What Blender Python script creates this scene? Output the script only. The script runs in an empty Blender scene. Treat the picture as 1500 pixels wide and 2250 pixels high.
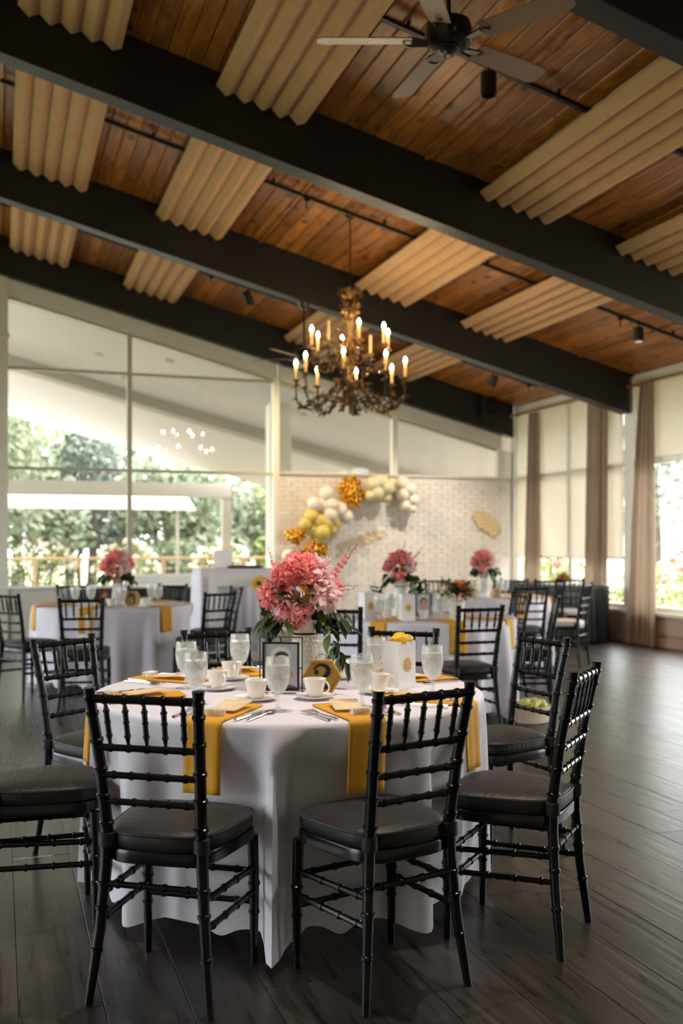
import bpy, bmesh, math, random
from mathutils import Vector, Matrix, Euler

# ------------------------------------------------------------------ camera, world, sun, exposure
SC = bpy.context.scene
COL = SC.collection
CAM_H = 1.33
FPX = 2187.0                                   # focal length in pixels of the 1500x2250 frame
TH = math.atan2(750.0, FPX)                    # the camera looks this far right of the room's long axis
FW = Vector((math.sin(TH), math.cos(TH), 0)); RT = Vector((math.cos(TH), -math.sin(TH), 0))

cam_d = bpy.data.cameras.new('camera'); cam = bpy.data.objects.new('camera', cam_d); COL.objects.link(cam)
cam_d.sensor_fit = 'VERTICAL'; cam_d.sensor_height = 36; cam_d.sensor_width = 24
cam_d.lens = FPX / 2250 * 36
cam_d.shift_y = 74.0 / 2250
cam_d.clip_start = 0.05; cam_d.clip_end = 300
cam.location = (0, 0, CAM_H); cam.rotation_euler = (math.pi / 2, 0, -TH)
cam_d.dof.use_dof = True; cam_d.dof.focus_distance = 3.35; cam_d.dof.aperture_fstop = 2.4
SC.camera = cam

W = bpy.data.worlds.new('sky'); SC.world = W; W.use_nodes = True
wn = W.node_tree.nodes; wn.clear()
wo = wn.new('ShaderNodeOutputWorld'); wb = wn.new('ShaderNodeBackground'); ws = wn.new('ShaderNodeTexSky')
ws.sky_type = 'NISHITA'; ws.sun_disc = False; ws.sun_elevation = math.radians(52); ws.sun_rotation = math.radians(65)
ws.air_density = 1.0; ws.dust_density = 4.0; ws.ozone_density = 1.0
wmix = wn.new('ShaderNodeMix'); wmix.data_type = 'RGBA'; wmix.inputs[0].default_value = 0.7
wmix.inputs[7].default_value = (7.5, 7.6, 7.6, 1)      # thin bright overcast over the whole sky
wb.inputs[1].default_value = 0.30
W.node_tree.links.new(ws.outputs[0], wmix.inputs[6]); W.node_tree.links.new(wmix.outputs[2], wb.inputs[0])
W.node_tree.links.new(wb.outputs[0], wo.inputs[0])

sun_d = bpy.data.lights.new('sun', 'SUN'); sun = bpy.data.objects.new('sun', sun_d); COL.objects.link(sun)
sun_d.energy = 5.0; sun_d.angle = math.radians(3); sun_d.color = (1.0, 0.95, 0.86)
sun.rotation_euler = (math.radians(38), 0, math.radians(158)); sun.location = (0, 40, 30)

vs = SC.view_settings
vs.view_transform = 'Standard'; vs.look = 'None'; vs.exposure = 2.35; vs.gamma = 1.0
vs.use_curve_mapping = False

# ------------------------------------------------------------------ helpers
PI = math.pi
R = math.radians
def s2l(c): return c / 12.92 if c <= .04045 else ((c + .055) / 1.055) ** 2.4
def rgb(r, g, b): return (s2l(r / 255), s2l(g / 255), s2l(b / 255), 1)

def cam_pt(t, r, z): return Vector((0, 0, 0)) + FW * t + RT * r + Vector((0, 0, z))
def on(px, py, z=0.0):
    """point at height z seen at that picture position"""
    t = FPX * (CAM_H - z) / (py - 1199.0)
    return cam_pt(t, t * (px - 750) / FPX, z)
def at(px, py, t): return cam_pt(t, t * (px - 750) / FPX, CAM_H + (1199.0 - py) / FPX * t)
def wallp(px, py, y):
    d = FW + RT * ((px - 750) / FPX)
    t = y / d.y
    return at(px, py, t)

class MB:
    def __init__(s): s.v = []; s.f = []
    def add(s, vs_, fs):
        o = len(s.v); s.v += [Vector(p) for p in vs_]; s.f += [[i + o for i in f] for f in fs]; return s
    def box(s, x0, x1, y0, y1, z0, z1, M=None):
        p = [Vector(q) for q in ((x0, y0, z0), (x1, y0, z0), (x1, y1, z0), (x0, y1, z0), (x0, y0, z1), (x1, y0, z1), (x1, y1, z1), (x0, y1, z1))]
        if M: p = [M @ q for q in p]
        return s.add(p, [(0, 3, 2, 1), (4, 5, 6, 7), (0, 1, 5, 4), (1, 2, 6, 5), (2, 3, 7, 6), (3, 0, 4, 7)])
    def hexa(s, pts):   # eight corners, bottom four then top four
        return s.add(pts, [(0, 3, 2, 1), (4, 5, 6, 7), (0, 1, 5, 4), (1, 2, 6, 5), (2, 3, 7, 6), (3, 0, 4, 7)])
    def prism(s, poly, d):   # extrude planar polygon along vector d
        n = len(poly); d = Vector(d); a = [Vector(p) for p in poly]
        return s.add(a + [p + d for p in a], [list(range(n))[::-1], [i + n for i in range(n)]] + [(i, (i + 1) % n, (i + 1) % n + n, i + n) for i in range(n)])
    def tube(s, pts, rad, n=8, cap=True, closed=False):
        pts = [Vector(p) for p in pts]; m = len(pts)
        if not isinstance(rad, (list, tuple)): rad = [rad] * m
        vs_ = []; up = None
        for i, p in enumerate(pts):
            if closed: t = pts[(i + 1) % m] - pts[i - 1]
            else: t = pts[min(i + 1, m - 1)] - pts[max(i - 1, 0)]
            if t.length < 1e-9: t = Vector((0, 0, 1))
            t.normalize()
            if up is None:
                up = t.orthogonal().normalized()
            else:
                up = up - t * up.dot(t)
                up = up.normalized() if up.length > 1e-6 else t.orthogonal().normalized()
            b = t.cross(up)
            for k in range(n):
                a = 2 * PI * k / n
                vs_.append(p + (up * math.cos(a) + b * math.sin(a)) * rad[i])
        fs = []
        for i in range(m if closed else m - 1):
            j = (i + 1) % m
            for k in range(n):
                fs.append((i * n + k, i * n + (k + 1) % n, j * n + (k + 1) % n, j * n + k))
        if cap and not closed:
            fs.append(list(range(n))[::-1]); fs.append([(m - 1) * n + k for k in range(n)])
        return s.add(vs_, fs)
    def lathe(s, prof, n=20, M=None, closed=False):
        vs_ = []; fs = []; m = len(prof)
        for (r, z) in prof:
            for k in range(n):
                a = 2 * PI * k / n; vs_.append(Vector((r * math.cos(a), r * math.sin(a), z)))
        for i in range(m - 1 if not closed else m):
            j = (i + 1) % m
            for k in range(n): fs.append((i * n + k, i * n + (k + 1) % n, j * n + (k + 1) % n, j * n + k))
        if not closed:
            if prof[0][0] > 1e-5: fs.append(list(range(n))[::-1])
            if prof[-1][0] > 1e-5: fs.append([(m - 1) * n + k for k in range(n)])
        if M: vs_ = [M @ p for p in vs_]
        return s.add(vs_, fs)
    def ball(s, c, r, n=12, m=8, sc=(1, 1, 1)):
        c = Vector(c); vs_ = [c + Vector((0, 0, -r * sc[2]))]; fs = []
        for i in range(1, m):
            a = -PI / 2 + PI * i / m
            for k in range(n):
                b = 2 * PI * k / n
                vs_.append(c + Vector((r * sc[0] * math.cos(a) * math.cos(b), r * sc[1] * math.cos(a) * math.sin(b), r * sc[2] * math.sin(a))))
        vs_.append(c + Vector((0, 0, r * sc[2])))
        for k in range(n): fs.append((0, 1 + (k + 1) % n, 1 + k))
        for i in range(m - 2):
            for k in range(n):
                fs.append((1 + i * n + k, 1 + i * n + (k + 1) % n, 1 + (i + 1) * n + (k + 1) % n, 1 + (i + 1) * n + k))
        L = len(vs_) - 1
        for k in range(n): fs.append((L, 1 + (m - 2) * n + k, 1 + (m - 2) * n + (k + 1) % n))
        return s.add(vs_, fs)
    def xf(s, M): s.v = [M @ p for p in s.v]; return s
    def build(s, name, mat, parent=None, smooth=True, bevel=0, angle=0.7, bseg=1, weld=False):
        me = bpy.data.meshes.new(name)
        me.from_pydata([tuple(p) for p in s.v], [], [tuple(f) for f in s.f])
        if bevel or weld:
            bm = bmesh.new(); bm.from_mesh(me)
            if weld: bmesh.ops.remove_doubles(bm, verts=bm.verts, dist=1e-5)
            if bevel: bmesh.ops.bevel(bm, geom=bm.edges[:], offset=bevel, segments=bseg, affect='EDGES', profile=0.5, clamp_overlap=True)
            bm.to_mesh(me); bm.free()
        me.update()
        if smooth:
            me.shade_smooth(); me.set_sharp_from_angle(angle=angle)
        me.materials.append(mat)
        o = bpy.data.objects.new(name, me); COL.objects.link(o)
        if parent: o.parent = parent
        return o

def tag(o, label=None, cat=None, group=None, kind=None):
    if label: o['label'] = label
    if cat: o['category'] = cat
    if group: o['group'] = group
    if kind: o['kind'] = kind
    return o
def empty(name, loc=(0, 0, 0), rz=0):
    o = bpy.data.objects.new(name, None); COL.objects.link(o); o.empty_display_size = 0.05
    o.location = loc; o.rotation_euler = (0, 0, rz); return o
KIDS = {}
def kids(o): return [c for c in bpy.data.objects if c.parent is o] if False else o.children
def copy_tree(o, loc=None, rz=None, scale=None, label=None, group=None):
    c = o.copy(); COL.objects.link(c)
    if loc is not None: c.location = loc
    if rz is not None: c.rotation_euler = (c.rotation_euler[0], c.rotation_euler[1], rz)
    if scale is not None: c.scale = (scale,) * 3
    if label: c['label'] = label
    if group: c['group'] = group
    for ch in list(o.children):
        d = ch.copy(); COL.objects.link(d); d.parent = c
        for g in list(ch.children):
            e = g.copy(); COL.objects.link(e); e.parent = d
    return c
def dup(o, parent=None, loc=None, rot=None, scale=None):
    c = o.copy(); COL.objects.link(c)
    if parent is not None: c.parent = parent
    if loc is not None: c.location = loc
    if rot is not None: c.rotation_euler = rot
    if scale is not None: c.scale = scale if isinstance(scale, (tuple, list)) else (scale,) * 3
    return c

# ------------------------------------------------------------------ materials
def new_mat(name):
    m = bpy.data.materials.new(name); m.use_nodes = True
    nt = m.node_tree; b = nt.nodes['Principled BSDF']
    return m, nt, b
def N(nt, t, **kw):
    n = nt.nodes.new(t)
    for k, v in kw.items(): setattr(n, k, v)
    return n
def plain(name, col, rough=.5, metal=0, var=.12, scale=8, bump=0, bscale=60, trans=0, spec=None, coat=0, objrand=0, stretch=(1, 1, 1)):
    m, nt, b = new_mat(name); L = nt.links
    tc = N(nt, 'ShaderNodeTexCoord'); mp = N(nt, 'ShaderNodeMapping'); mp.inputs['Scale'].default_value = stretch
    L.new(tc.outputs['Object'], mp.inputs[0])
    nz = N(nt, 'ShaderNodeTexNoise'); nz.inputs['Scale'].default_value = scale; nz.inputs['Detail'].default_value = 3
    L.new(mp.outputs[0], nz.inputs['Vector'])
    mr = N(nt, 'ShaderNodeMapRange'); mr.inputs[1].default_value = .25; mr.inputs[2].default_value = .75
    mr.inputs[3].default_value = 1 - var; mr.inputs[4].default_value = 1 + var
    L.new(nz.outputs[0], mr.inputs[0])
    mx = N(nt, 'ShaderNodeMix', data_type='RGBA', blend_type='MULTIPLY'); mx.inputs[0].default_value = 1
    mx.inputs[6].default_value = col
    L.new(mr.outputs[0], mx.inputs[7])
    out = mx.outputs[2]
    if objrand:
        oi = N(nt, 'ShaderNodeObjectInfo'); hs = N(nt, 'ShaderNodeHueSaturation')
        m2 = N(nt, 'ShaderNodeMapRange'); m2.inputs[3].default_value = 1 - objrand; m2.inputs[4].default_value = 1 + objrand
        L.new(oi.outputs['Random'], m2.inputs[0]); L.new(m2.outputs[0], hs.inputs['Value']); L.new(out, hs.inputs['Color']); out = hs.outputs[0]
    L.new(out, b.inputs['Base Color'])
    b.inputs['Roughness'].default_value = rough; b.inputs['Metallic'].default_value = metal
    if spec is not None: b.inputs['Specular IOR Level'].default_value = spec
    if coat: b.inputs['Coat Weight'].default_value = coat; b.inputs['Coat Roughness'].default_value = .15
    if bump:
        nb = N(nt, 'ShaderNodeTexNoise'); nb.inputs['Scale'].default_value = bscale; nb.inputs['Detail'].default_value = 4
        L.new(mp.outputs[0], nb.inputs['Vector'])
        bp = N(nt, 'ShaderNodeBump'); bp.inputs['Strength'].default_value = bump; bp.inputs['Distance'].default_value = .01
        L.new(nb.outputs[0], bp.inputs['Height']); L.new(bp.outputs[0], b.inputs['Normal'])
    if trans:      # thin cloth or leaf that lets light through
        tr = N(nt, 'ShaderNodeBsdfTranslucent'); ms = N(nt, 'ShaderNodeMixShader'); ms.inputs[0].default_value = trans
        L.new(out, tr.inputs[0]); L.new(b.outputs[0], ms.inputs[1]); L.new(tr.outputs[0], ms.inputs[2])
        L.new(ms.outputs[0], nt.nodes['Material Output'].inputs[0])
    return m
def glassy(name, tint=(1, 1, 1, 1), cloud=0.0, rough=.02, cloudcol=(.9, .9, .9, 1)):
    """thin glass: clear with fresnel reflection, optionally misted"""
    m, nt, b = new_mat(name); L = nt.links; nt.nodes.remove(b)
    tp = N(nt, 'ShaderNodeBsdfTransparent'); tp.inputs[0].default_value = tint
    gl = N(nt, 'ShaderNodeBsdfGlossy'); gl.inputs['Roughness'].default_value = rough
    fc = N(nt, 'ShaderNodeLayerWeight'); fc.inputs[0].default_value = .5
    pw = N(nt, 'ShaderNodeMath', operation='POWER'); pw.inputs[1].default_value = 5; L.new(fc.outputs['Facing'], pw.inputs[0])
    lw = N(nt, 'ShaderNodeMath', operation='MULTIPLY_ADD'); lw.inputs[1].default_value = .90; lw.inputs[2].default_value = .035; L.new(pw.outputs[0], lw.inputs[0])
    m1 = N(nt, 'ShaderNodeMixShader'); L.new(lw.outputs[0], m1.inputs[0]); L.new(tp.outputs[0], m1.inputs[1]); L.new(gl.outputs[0], m1.inputs[2])
    out = m1.outputs[0]
    if cloud:
        df = N(nt, 'ShaderNodeBsdfDiffuse'); df.inputs[0].default_value = cloudcol
        tl = N(nt, 'ShaderNodeBsdfTranslucent'); tl.inputs[0].default_value = cloudcol
        m2 = N(nt, 'ShaderNodeMixShader'); m2.inputs[0].default_value = .5; L.new(df.outputs[0], m2.inputs[1]); L.new(tl.outputs[0], m2.inputs[2])
        tc = N(nt, 'ShaderNodeTexCoord'); nz = N(nt, 'ShaderNodeTexNoise'); nz.inputs['Scale'].default_value = 55; nz.inputs['Detail'].default_value = 5
        L.new(tc.outputs['Object'], nz.inputs['Vector'])
        mr = N(nt, 'ShaderNodeMapRange'); mr.inputs[1].default_value = .3; mr.inputs[2].default_value = .7; mr.inputs[3].default_value = cloud * .55; mr.inputs[4].default_value = min(1, cloud * 1.45)
        L.new(nz.outputs[0], mr.inputs[0])
        m3 = N(nt, 'ShaderNodeMixShader'); L.new(mr.outputs[0], m3.inputs[0]); L.new(out, m3.inputs[1]); L.new(m2.outputs[0], m3.inputs[2]); out = m3.outputs[0]
    L.new(out, nt.nodes['Material Output'].inputs[0])
    return m
def emis(name, col, st):
    m, nt, b = new_mat(name)
    b.inputs['Base Color'].default_value = col; b.inputs['Emission Color'].default_value = col; b.inputs['Emission Strength'].default_value = st
    return m
def plank_mat(name, c1, c2, knots, rough, grain=(14, 1.2, 14), rvar=.2, bump=.25, axis='Y', rmin=.1, kscale=(6.5, 2.6, 3), ramp=(.3, .72), ior=1.5):
    """sawn board: long grain along Y, own tone for every board, optional knots"""
    m, nt, b = new_mat(name); L = nt.links
    tc = N(nt, 'ShaderNodeTexCoord'); oi = N(nt, 'ShaderNodeObjectInfo')
    mul = N(nt, 'ShaderNodeMath', operation='MULTIPLY'); mul.inputs[1].default_value = 57.3; L.new(oi.outputs['Random'], mul.inputs[0])
    cb = N(nt, 'ShaderNodeCombineXYZ'); L.new(mul.outputs[0], cb.inputs[0]); L.new(mul.outputs[0], cb.inputs[1])
    va = N(nt, 'ShaderNodeVectorMath', operation='ADD'); L.new(tc.outputs['Object'], va.inputs[0]); L.new(cb.outputs[0], va.inputs[1])
    mp = N(nt, 'ShaderNodeMapping'); mp.inputs['Scale'].default_value = grain; L.new(va.outputs[0], mp.inputs[0])
    nz = N(nt, 'ShaderNodeTexNoise'); nz.inputs['Scale'].default_value = 2.2; nz.inputs['Detail'].default_value = 8; nz.inputs['Roughness'].default_value = .62; nz.inputs['Distortion'].default_value = .7
    L.new(mp.outputs[0], nz.inputs['Vector'])
    cr = N(nt, 'ShaderNodeValToRGB'); e = cr.color_ramp.elements; e[0].position = ramp[0]; e[1].position = ramp[1]; e[0].color = c1; e[1].color = c2
    L.new(nz.outputs[0], cr.inputs[0])
    hs = N(nt, 'ShaderNodeHueSaturation'); m2 = N(nt, 'ShaderNodeMapRange'); m2.inputs[3].default_value = 1 - rvar; m2.inputs[4].default_value = 1 + rvar
    L.new(oi.outputs['Random'], m2.inputs[0]); L.new(m2.outputs[0], hs.inputs['Value']); L.new(cr.outputs[0], hs.inputs['Color'])
    out = hs.outputs[0]
    if knots:
        mp2 = N(nt, 'ShaderNodeMapping'); mp2.inputs['Scale'].default_value = kscale; L.new(va.outputs[0], mp2.inputs[0])
        vo = N(nt, 'ShaderNodeTexVoronoi'); vo.inputs['Scale'].default_value = 1.0; L.new(mp2.outputs[0], vo.inputs['Vector'])
        mr = N(nt, 'ShaderNodeMapRange'); mr.inputs[1].default_value = .10; mr.inputs[2].default_value = .27; mr.inputs[3].default_value = knots; mr.inputs[4].default_value = 0
        L.new(vo.outputs['Distance'], mr.inputs[0])
        mx = N(nt, 'ShaderNodeMix', data_type='RGBA'); L.new(mr.outputs[0], mx.inputs[0]); L.new(out, mx.inputs[6]); mx.inputs[7].default_value = tuple(c * .25 for c in c1[:3]) + (1,)
        out = mx.outputs[2]
    L.new(out, b.inputs['Base Color']); b.inputs['IOR'].default_value = ior
    rr = N(nt, 'ShaderNodeMapRange'); rr.inputs[3].default_value = rough - rmin; rr.inputs[4].default_value = rough + rmin; L.new(nz.outputs[0], rr.inputs[0]); L.new(rr.outputs[0], b.inputs['Roughness'])
    bp = N(nt, 'ShaderNodeBump'); bp.inputs['Strength'].default_value = bump; bp.inputs['Distance'].default_value = .004
    L.new(nz.outputs[0], bp.inputs['Height']); L.new(bp.outputs[0], b.inputs['Normal'])
    return m

M = {}
M['floor'] = plank_mat('floor_board', (.0085, .0066, .0054, 1), (.070, .056, .046, 1), 0, .30, grain=(12, .8, 12), rvar=.45, bump=.32, rmin=.12, ramp=(.32, .78), ior=1.50)
M['gap'] = plain('floor_gap', (.012, .010, .009, 1), .8)
M['ceil'] = plank_mat('pine_board', (.17, .052, .009, 1), (.53, .200, .040, 1), .92, .36, grain=(12, 4.0, 12), rvar=.34, bump=.12, kscale=(5, 9.0, 3))
M['ceil_back'] = plain('roof_deck', (.10, .05, .02, 1), .8)
M['beam'] = plain('beam_stain', (.0085, .0072, .0065, 1), .50, var=.35, scale=3, stretch=(1, 6, 6), bump=.15, bscale=20)
M['acoustic'] = plain('acoustic_felt', rgb(200, 156, 114), .85, var=.06, bump=.1, bscale=150)
M['white_wall'] = plain('cream_paint', rgb(226, 220, 206), .6, var=.03)
M['trim'] = plain('trim_paint', rgb(228, 224, 212), .45, var=.03)
M['mullion'] = plain('mullion_metal', rgb(190, 184, 160), .4, var=.04)
M['brick'] = plain('white_brick', rgb(228, 222, 214), .65, var=.09, scale=5, bump=.4, bscale=40)
M['mortar'] = plain('mortar', rgb(219, 212, 203), .8, var=.05)
M['wainscot'] = plain('wainscot_paint', rgb(196, 168, 150), .5, var=.04)
M['glass'] = glassy('window_glass', (.97, .985, .98, 1))
M['dark_wall'] = plain('dim_wall', rgb(205, 196, 182), .7, var=.05)
M['deck'] = plain('deck_boards', rgb(112, 104, 94), .7, var=.1)
M['soffit'] = plain('soffit_paint', rgb(196, 192, 186), .6, var=.02)
M['soffit_beam'] = plain('soffit_beam_paint', rgb(168, 160, 148), .6, var=.03)
M['black_wood'] = plain('black_lacquer', (.0042, .0040, .0046, 1), .24, var=.2, scale=12, spec=.36, coat=.08)
M['cushion'] = plain('dark_cushion', (.018, .0145, .0132, 1), .5, var=.18, scale=14, bump=.35, bscale=16, stretch=(1, 3, 1), spec=.35)
_cb = M['cushion'].node_tree.nodes['Principled BSDF']; _cb.inputs['Sheen Weight'].default_value = .03; _cb.inputs['Sheen Roughness'].default_value = .4
M['pale_cushion'] = plain('pale_cushion', rgb(200, 194, 186), .6, var=.08, bump=.2, bscale=18)
M['teal_cushion'] = plain('slate_cushion', (.030, .045, .052, 1), .5, var=.15, bump=.25, bscale=18)
M['tan_cushion'] = plain('tan_seat', rgb(176, 138, 106), .6, var=.1)
M['cloth'] = plain('white_linen', rgb(228, 222, 230), .75, var=.03, scale=4, bump=.06, bscale=220, trans=.12)
M['black_cloth'] = plain('black_satin', (.012, .014, .018, 1), .40, var=.2, bump=.08, bscale=40)
M['napkin'] = plain('mustard_napkin', rgb(222, 160, 30), .7, var=.07, bump=.1, bscale=200, trans=.1)
M['card'] = plain('kraft_card', rgb(222, 196, 152), .7, var=.04)
M['paper'] = plain('white_paper', rgb(236, 232, 228), .6, var=.02)
M['silver'] = plain('cutlery_steel', (.72, .70, .68, 1), .22, 1, var=.05)
M['china'] = plain('white_china', rgb(236, 231, 222), .18, var=.02, coat=.4)
M['goblet'] = glassy('goblet_glass', (.97, .98, .98, 1), cloud=.20, cloudcol=(.92,.91,.88,1))
M['water'] = glassy('ice_water', (.95, .97, .97, 1), cloud=.30, cloudcol=(.93, .92, .88, 1))
M['clear'] = glassy('clear_wrap', (.98, .97, .95, 1), cloud=.25)
M['gold'] = plain('gold_foil', rgb(214, 160, 50), .22, 1, var=.1)
M['goldtone'] = plain('honey_sweet', rgb(214, 164, 70), .5, var=.2, scale=40)
M['hexwood'] = plain('honey_wood', rgb(188, 146, 62), .45, var=.18, scale=6, stretch=(1, 1, 12), bump=.1)
M['black_paint'] = plain('black_paint', (.008, .008, .009, 1), .5, var=.1)
M['iron'] = plain('black_iron', (.015, .013, .012, 1), .45, .6, var=.2)
M['enamel'] = plain('white_enamel', rgb(232, 226, 212), .4, var=.07, scale=18, bump=.12, bscale=45)
M['taupe'] = plain('taupe_curtain', rgb(170, 150, 132), .8, var=.05, trans=.30, bump=.08, bscale=150)
M['shade'] = plain('roller_shade', rgb(230, 224, 212), .8, var=.02, trans=.45)
M['petal'] = plain('pink_petal', rgb(255, 166, 162), .5, var=.24, scale=22, trans=.36, objrand=.12)
M['petal_pale'] = plain('pale_pink_petal', rgb(255, 220, 220), .5, var=.2, scale=22, trans=.36)
M['petal_white'] = plain('cream_petal', rgb(240, 228, 200), .55, var=.08, scale=20, trans=.25)
M['petal_orange'] = plain('coral_petal', rgb(240, 120, 70), .55, var=.2, scale=20, trans=.2)
M['petal_yellow'] = plain('yellow_petal', rgb(238, 190, 30), .55, var=.15, scale=30, trans=.2)
M['leaf'] = plain('dark_leaf', rgb(48, 66, 34), .45, var=.3, scale=30, trans=.15, objrand=.3)
M['leaf_fresh'] = plain('fresh_leaf', rgb(96, 120, 58), .5, var=.3, scale=30, trans=.2)
M['sprig'] = plain('sprig_stem', rgb(96, 92, 48), .6, var=.2)
M['tissue'] = plain('yellow_tissue', rgb(246, 204, 40), .6, var=.1, scale=30, trans=.25)
M['antique'] = plain('antique_gilt', rgb(122, 86, 44), .42, .75, var=.45, scale=14)
M['antique_dark'] = plain('dark_bronze', (.028, .02, .013, 1), .45, .6, var=.4, scale=14)
M['candle'] = plain('candle_sleeve', rgb(232, 196, 140), .5, var=.05, trans=.25)
M['bulb'] = emis('lit_bulb', (1, .80, .50, 1), 55)
M['spot_lens'] = emis('lit_spot_lens', (1, .82, .55, 1), 9)
M['black_metal'] = plain('black_metal', (.02, .017, .015, 1), .4, .3, var=.15)
M['fan_pale'] = plain('pale_blade', rgb(206, 180, 138), .5, var=.05)
M['fan_dark'] = plain('walnut_blade', rgb(92, 70, 62), .45, var=.12, stretch=(1, 10, 1))
M['fan_body'] = plain('oiled_bronze', (.018, .013, .010, 1), .35, .7, var=.3, coat=.3)
M['balloon_white'] = plain('white_balloon', rgb(244, 236, 222), .3, var=.02, trans=.2, coat=.2)
M['balloon_yellow'] = plain('yellow_balloon', rgb(240, 216, 116), .3, var=.03, trans=.25, coat=.2)
M['balloon_cream'] = plain('cream_balloon', rgb(240, 232, 190), .3, var=.03, trans=.25, coat=.2)
M['balloon_gold'] = plain('chrome_gold', rgb(232, 170, 56), .16, 1, var=.03)
M['wicker'] = plain('pale_wicker', rgb(214, 196, 172), .7, var=.15, scale=40, bump=.3, bscale=80)
M['fruit'] = plain('lime_fruit', rgb(206, 206, 110), .4, var=.2, scale=20)
M['grass'] = plain('grass', rgb(98, 106, 66), .9, var=.25, scale=2)
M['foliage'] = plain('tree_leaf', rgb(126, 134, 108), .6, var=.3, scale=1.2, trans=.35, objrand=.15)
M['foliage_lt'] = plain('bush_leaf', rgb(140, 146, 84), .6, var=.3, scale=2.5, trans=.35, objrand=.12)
M['foliage_dk'] = plain('grey_green_leaf', rgb(98, 108, 96), .6, var=.3, scale=1.2, trans=.3)  # darker grey-green leaf colour
M['blossom'] = plain('white_blossom', rgb(248, 240, 234), .6, var=.04, trans=.3)
M['blossom_pink'] = plain('pink_blossom', rgb(240, 150, 150), .6, var=.15, trans=.3)
M['bark'] = plain('bark', rgb(96, 84, 72), .9, var=.3, scale=6, bump=.6)
M['rail_wood'] = plain('rail_wood', rgb(206, 170, 130), .6, var=.1)
M['hair'] = plain('print_brown', rgb(74, 52, 42), .5, var=.15, scale=60)
M['print_bg'] = plain('print_grey', rgb(198, 196, 206), .4, var=.06, scale=12)
M['print_skin'] = plain('print_skin', rgb(214, 158, 130), .4, var=.1, scale=40)
M['print_pink'] = plain('print_pink', rgb(222, 160, 152), .4, var=.2, scale=40)
M['print_red'] = plain('print_red', rgb(128, 60, 48), .4, var=.25, scale=20)
M['sofa'] = plain('pale_upholstery', rgb(216, 214, 214), .8, var=.04)
# ------------------------------------------------------------------ the room
RX = 8.2; EY = 15.0; XR = -1.5; LX = -7.0; FY = -2.0      # right wall, end wall, ridge, left wall, wall behind the camera
SL = 0.25; ANG = math.atan(SL)
def zceil(x): return 5.72 - SL * x if x >= XR else 5.72 - SL * XR - SL * (XR - x)
def zbeam(x): return zceil(x) - .54
BEAMS = [1.4, 4.8, 8.2, 11.6, 14.85]; BT = .2

# floor
fl = MB().box(LX, RX, FY, EY, -.10, -.018).build('floor', M['gap'], smooth=False); tag(fl, 'dark brown wide plank wooden floor', kind='structure')
PW = .235
plank_me = {}
def floor_plank(L):
    k = round(L, 2)
    if k not in plank_me:
        o = MB().box(-PW / 2 + .0007, PW / 2 - .0007, -k / 2 + .0007, k / 2 - .0007, -.018, 0).build('plank', M['floor'], None, smooth=False, bevel=.0016)
        plank_me[k] = o.data; COL.objects.unlink(o); bpy.data.objects.remove(o)
    return plank_me[k]
rnd = random.Random(5)
far = MB(); npl = 0
x = LX + PW / 2
planks = []
while x < RX + PW / 2 - .02:
    y = FY - rnd.uniform(0, 1.4)
    while y < EY:
        L = rnd.choice((1.5, 1.8, 1.9, 2.2))
        y0, y1 = max(y, FY), min(y + L, EY)
        if y1 - y0 > .05: planks.append((x, y0, y1))
        y += L
    x += PW
def seen(p):
    x_, y0, y1 = p
    if y1 < 2.4: return -1
    yc = max(y0, 2.6); t = Vector((x_, yc, 0)).dot(FW); r_ = Vector((x_, yc, 0)).dot(RT)
    if abs(r_) > .40 * t: 
        yc = y1; t = Vector((x_, yc, 0)).dot(FW); r_ = Vector((x_, yc, 0)).dot(RT)
        if abs(r_) > .38 * t: return -1
    return 1.0 / max(t, .5) ** 2
planks.sort(key=seen, reverse=True)
for i, (px_, y0, y1) in enumerate(planks):
    x1 = min(px_ + PW / 2, RX)
    if i < 290 and seen((px_, y0, y1)) > 0:
        o = bpy.data.objects.new('plank', floor_plank(y1 - y0)); COL.objects.link(o); o.parent = fl
        o.location = (px_, (y0 + y1) / 2, rnd.uniform(-.0006, .0006))
    else:
        far.box(px_ - PW / 2 + .0012, x1 - .0012, y0 + .0012, y1 - .0012, -.018, 0)
tag(far.build('plank_field', M['floor'], fl, smooth=False), kind='stuff')

# ceiling: roof deck, pine boards between the beams, dark beams
zr = zceil(XR)
ce = MB().hexa([(XR, FY, zr + .02), (RX + 1.0, FY, zceil(RX + 1.0) + .02), (RX + 1.0, EY + .2, zceil(RX + 1.0) + .02), (XR, EY + .2, zr + .02),
                (XR, FY, zr + .2), (RX + 1.0, FY, zceil(RX + 1.0) + .2), (RX + 1.0, EY + .2, zceil(RX + 1.0) + .2), (XR, EY + .2, zr + .2)])
ce.hexa([(LX - .3, FY, zceil(LX - .3) + .02), (XR, FY, zr + .02), (XR, EY + .2, zr + .02), (LX - .3, EY + .2, zceil(LX - .3) + .02),
         (LX - .3, FY, zceil(LX - .3) + .2), (XR, FY, zr + .2), (XR, EY + .2, zr + .2), (LX - .3, EY + .2, zceil(LX - .3) + .2)])
ceil = ce.build('ceiling', M['ceil_back'], smooth=False); tag(ceil, 'sloping pine board ceiling on dark timber beams', kind='structure')
CW = .1445
def ceil_plank_mesh():
    w = CW / 2 - .0018; c = .010
    poly = [(-w, 0, .02), (-w, 0, c), (-w + c, 0, 0), (w - c, 0, 0), (w, 0, c), (w, 0, .02)]
    o = MB().prism([(p[0], -.5, p[2]) for p in poly], (0, 1, 0)).build('plank', M['ceil'], None, smooth=False)
    me = o.data; COL.objects.unlink(o); bpy.data.objects.remove(o); return me
cpm = ceil_plank_mesh()
stepx = CW * math.cos(ANG)
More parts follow.
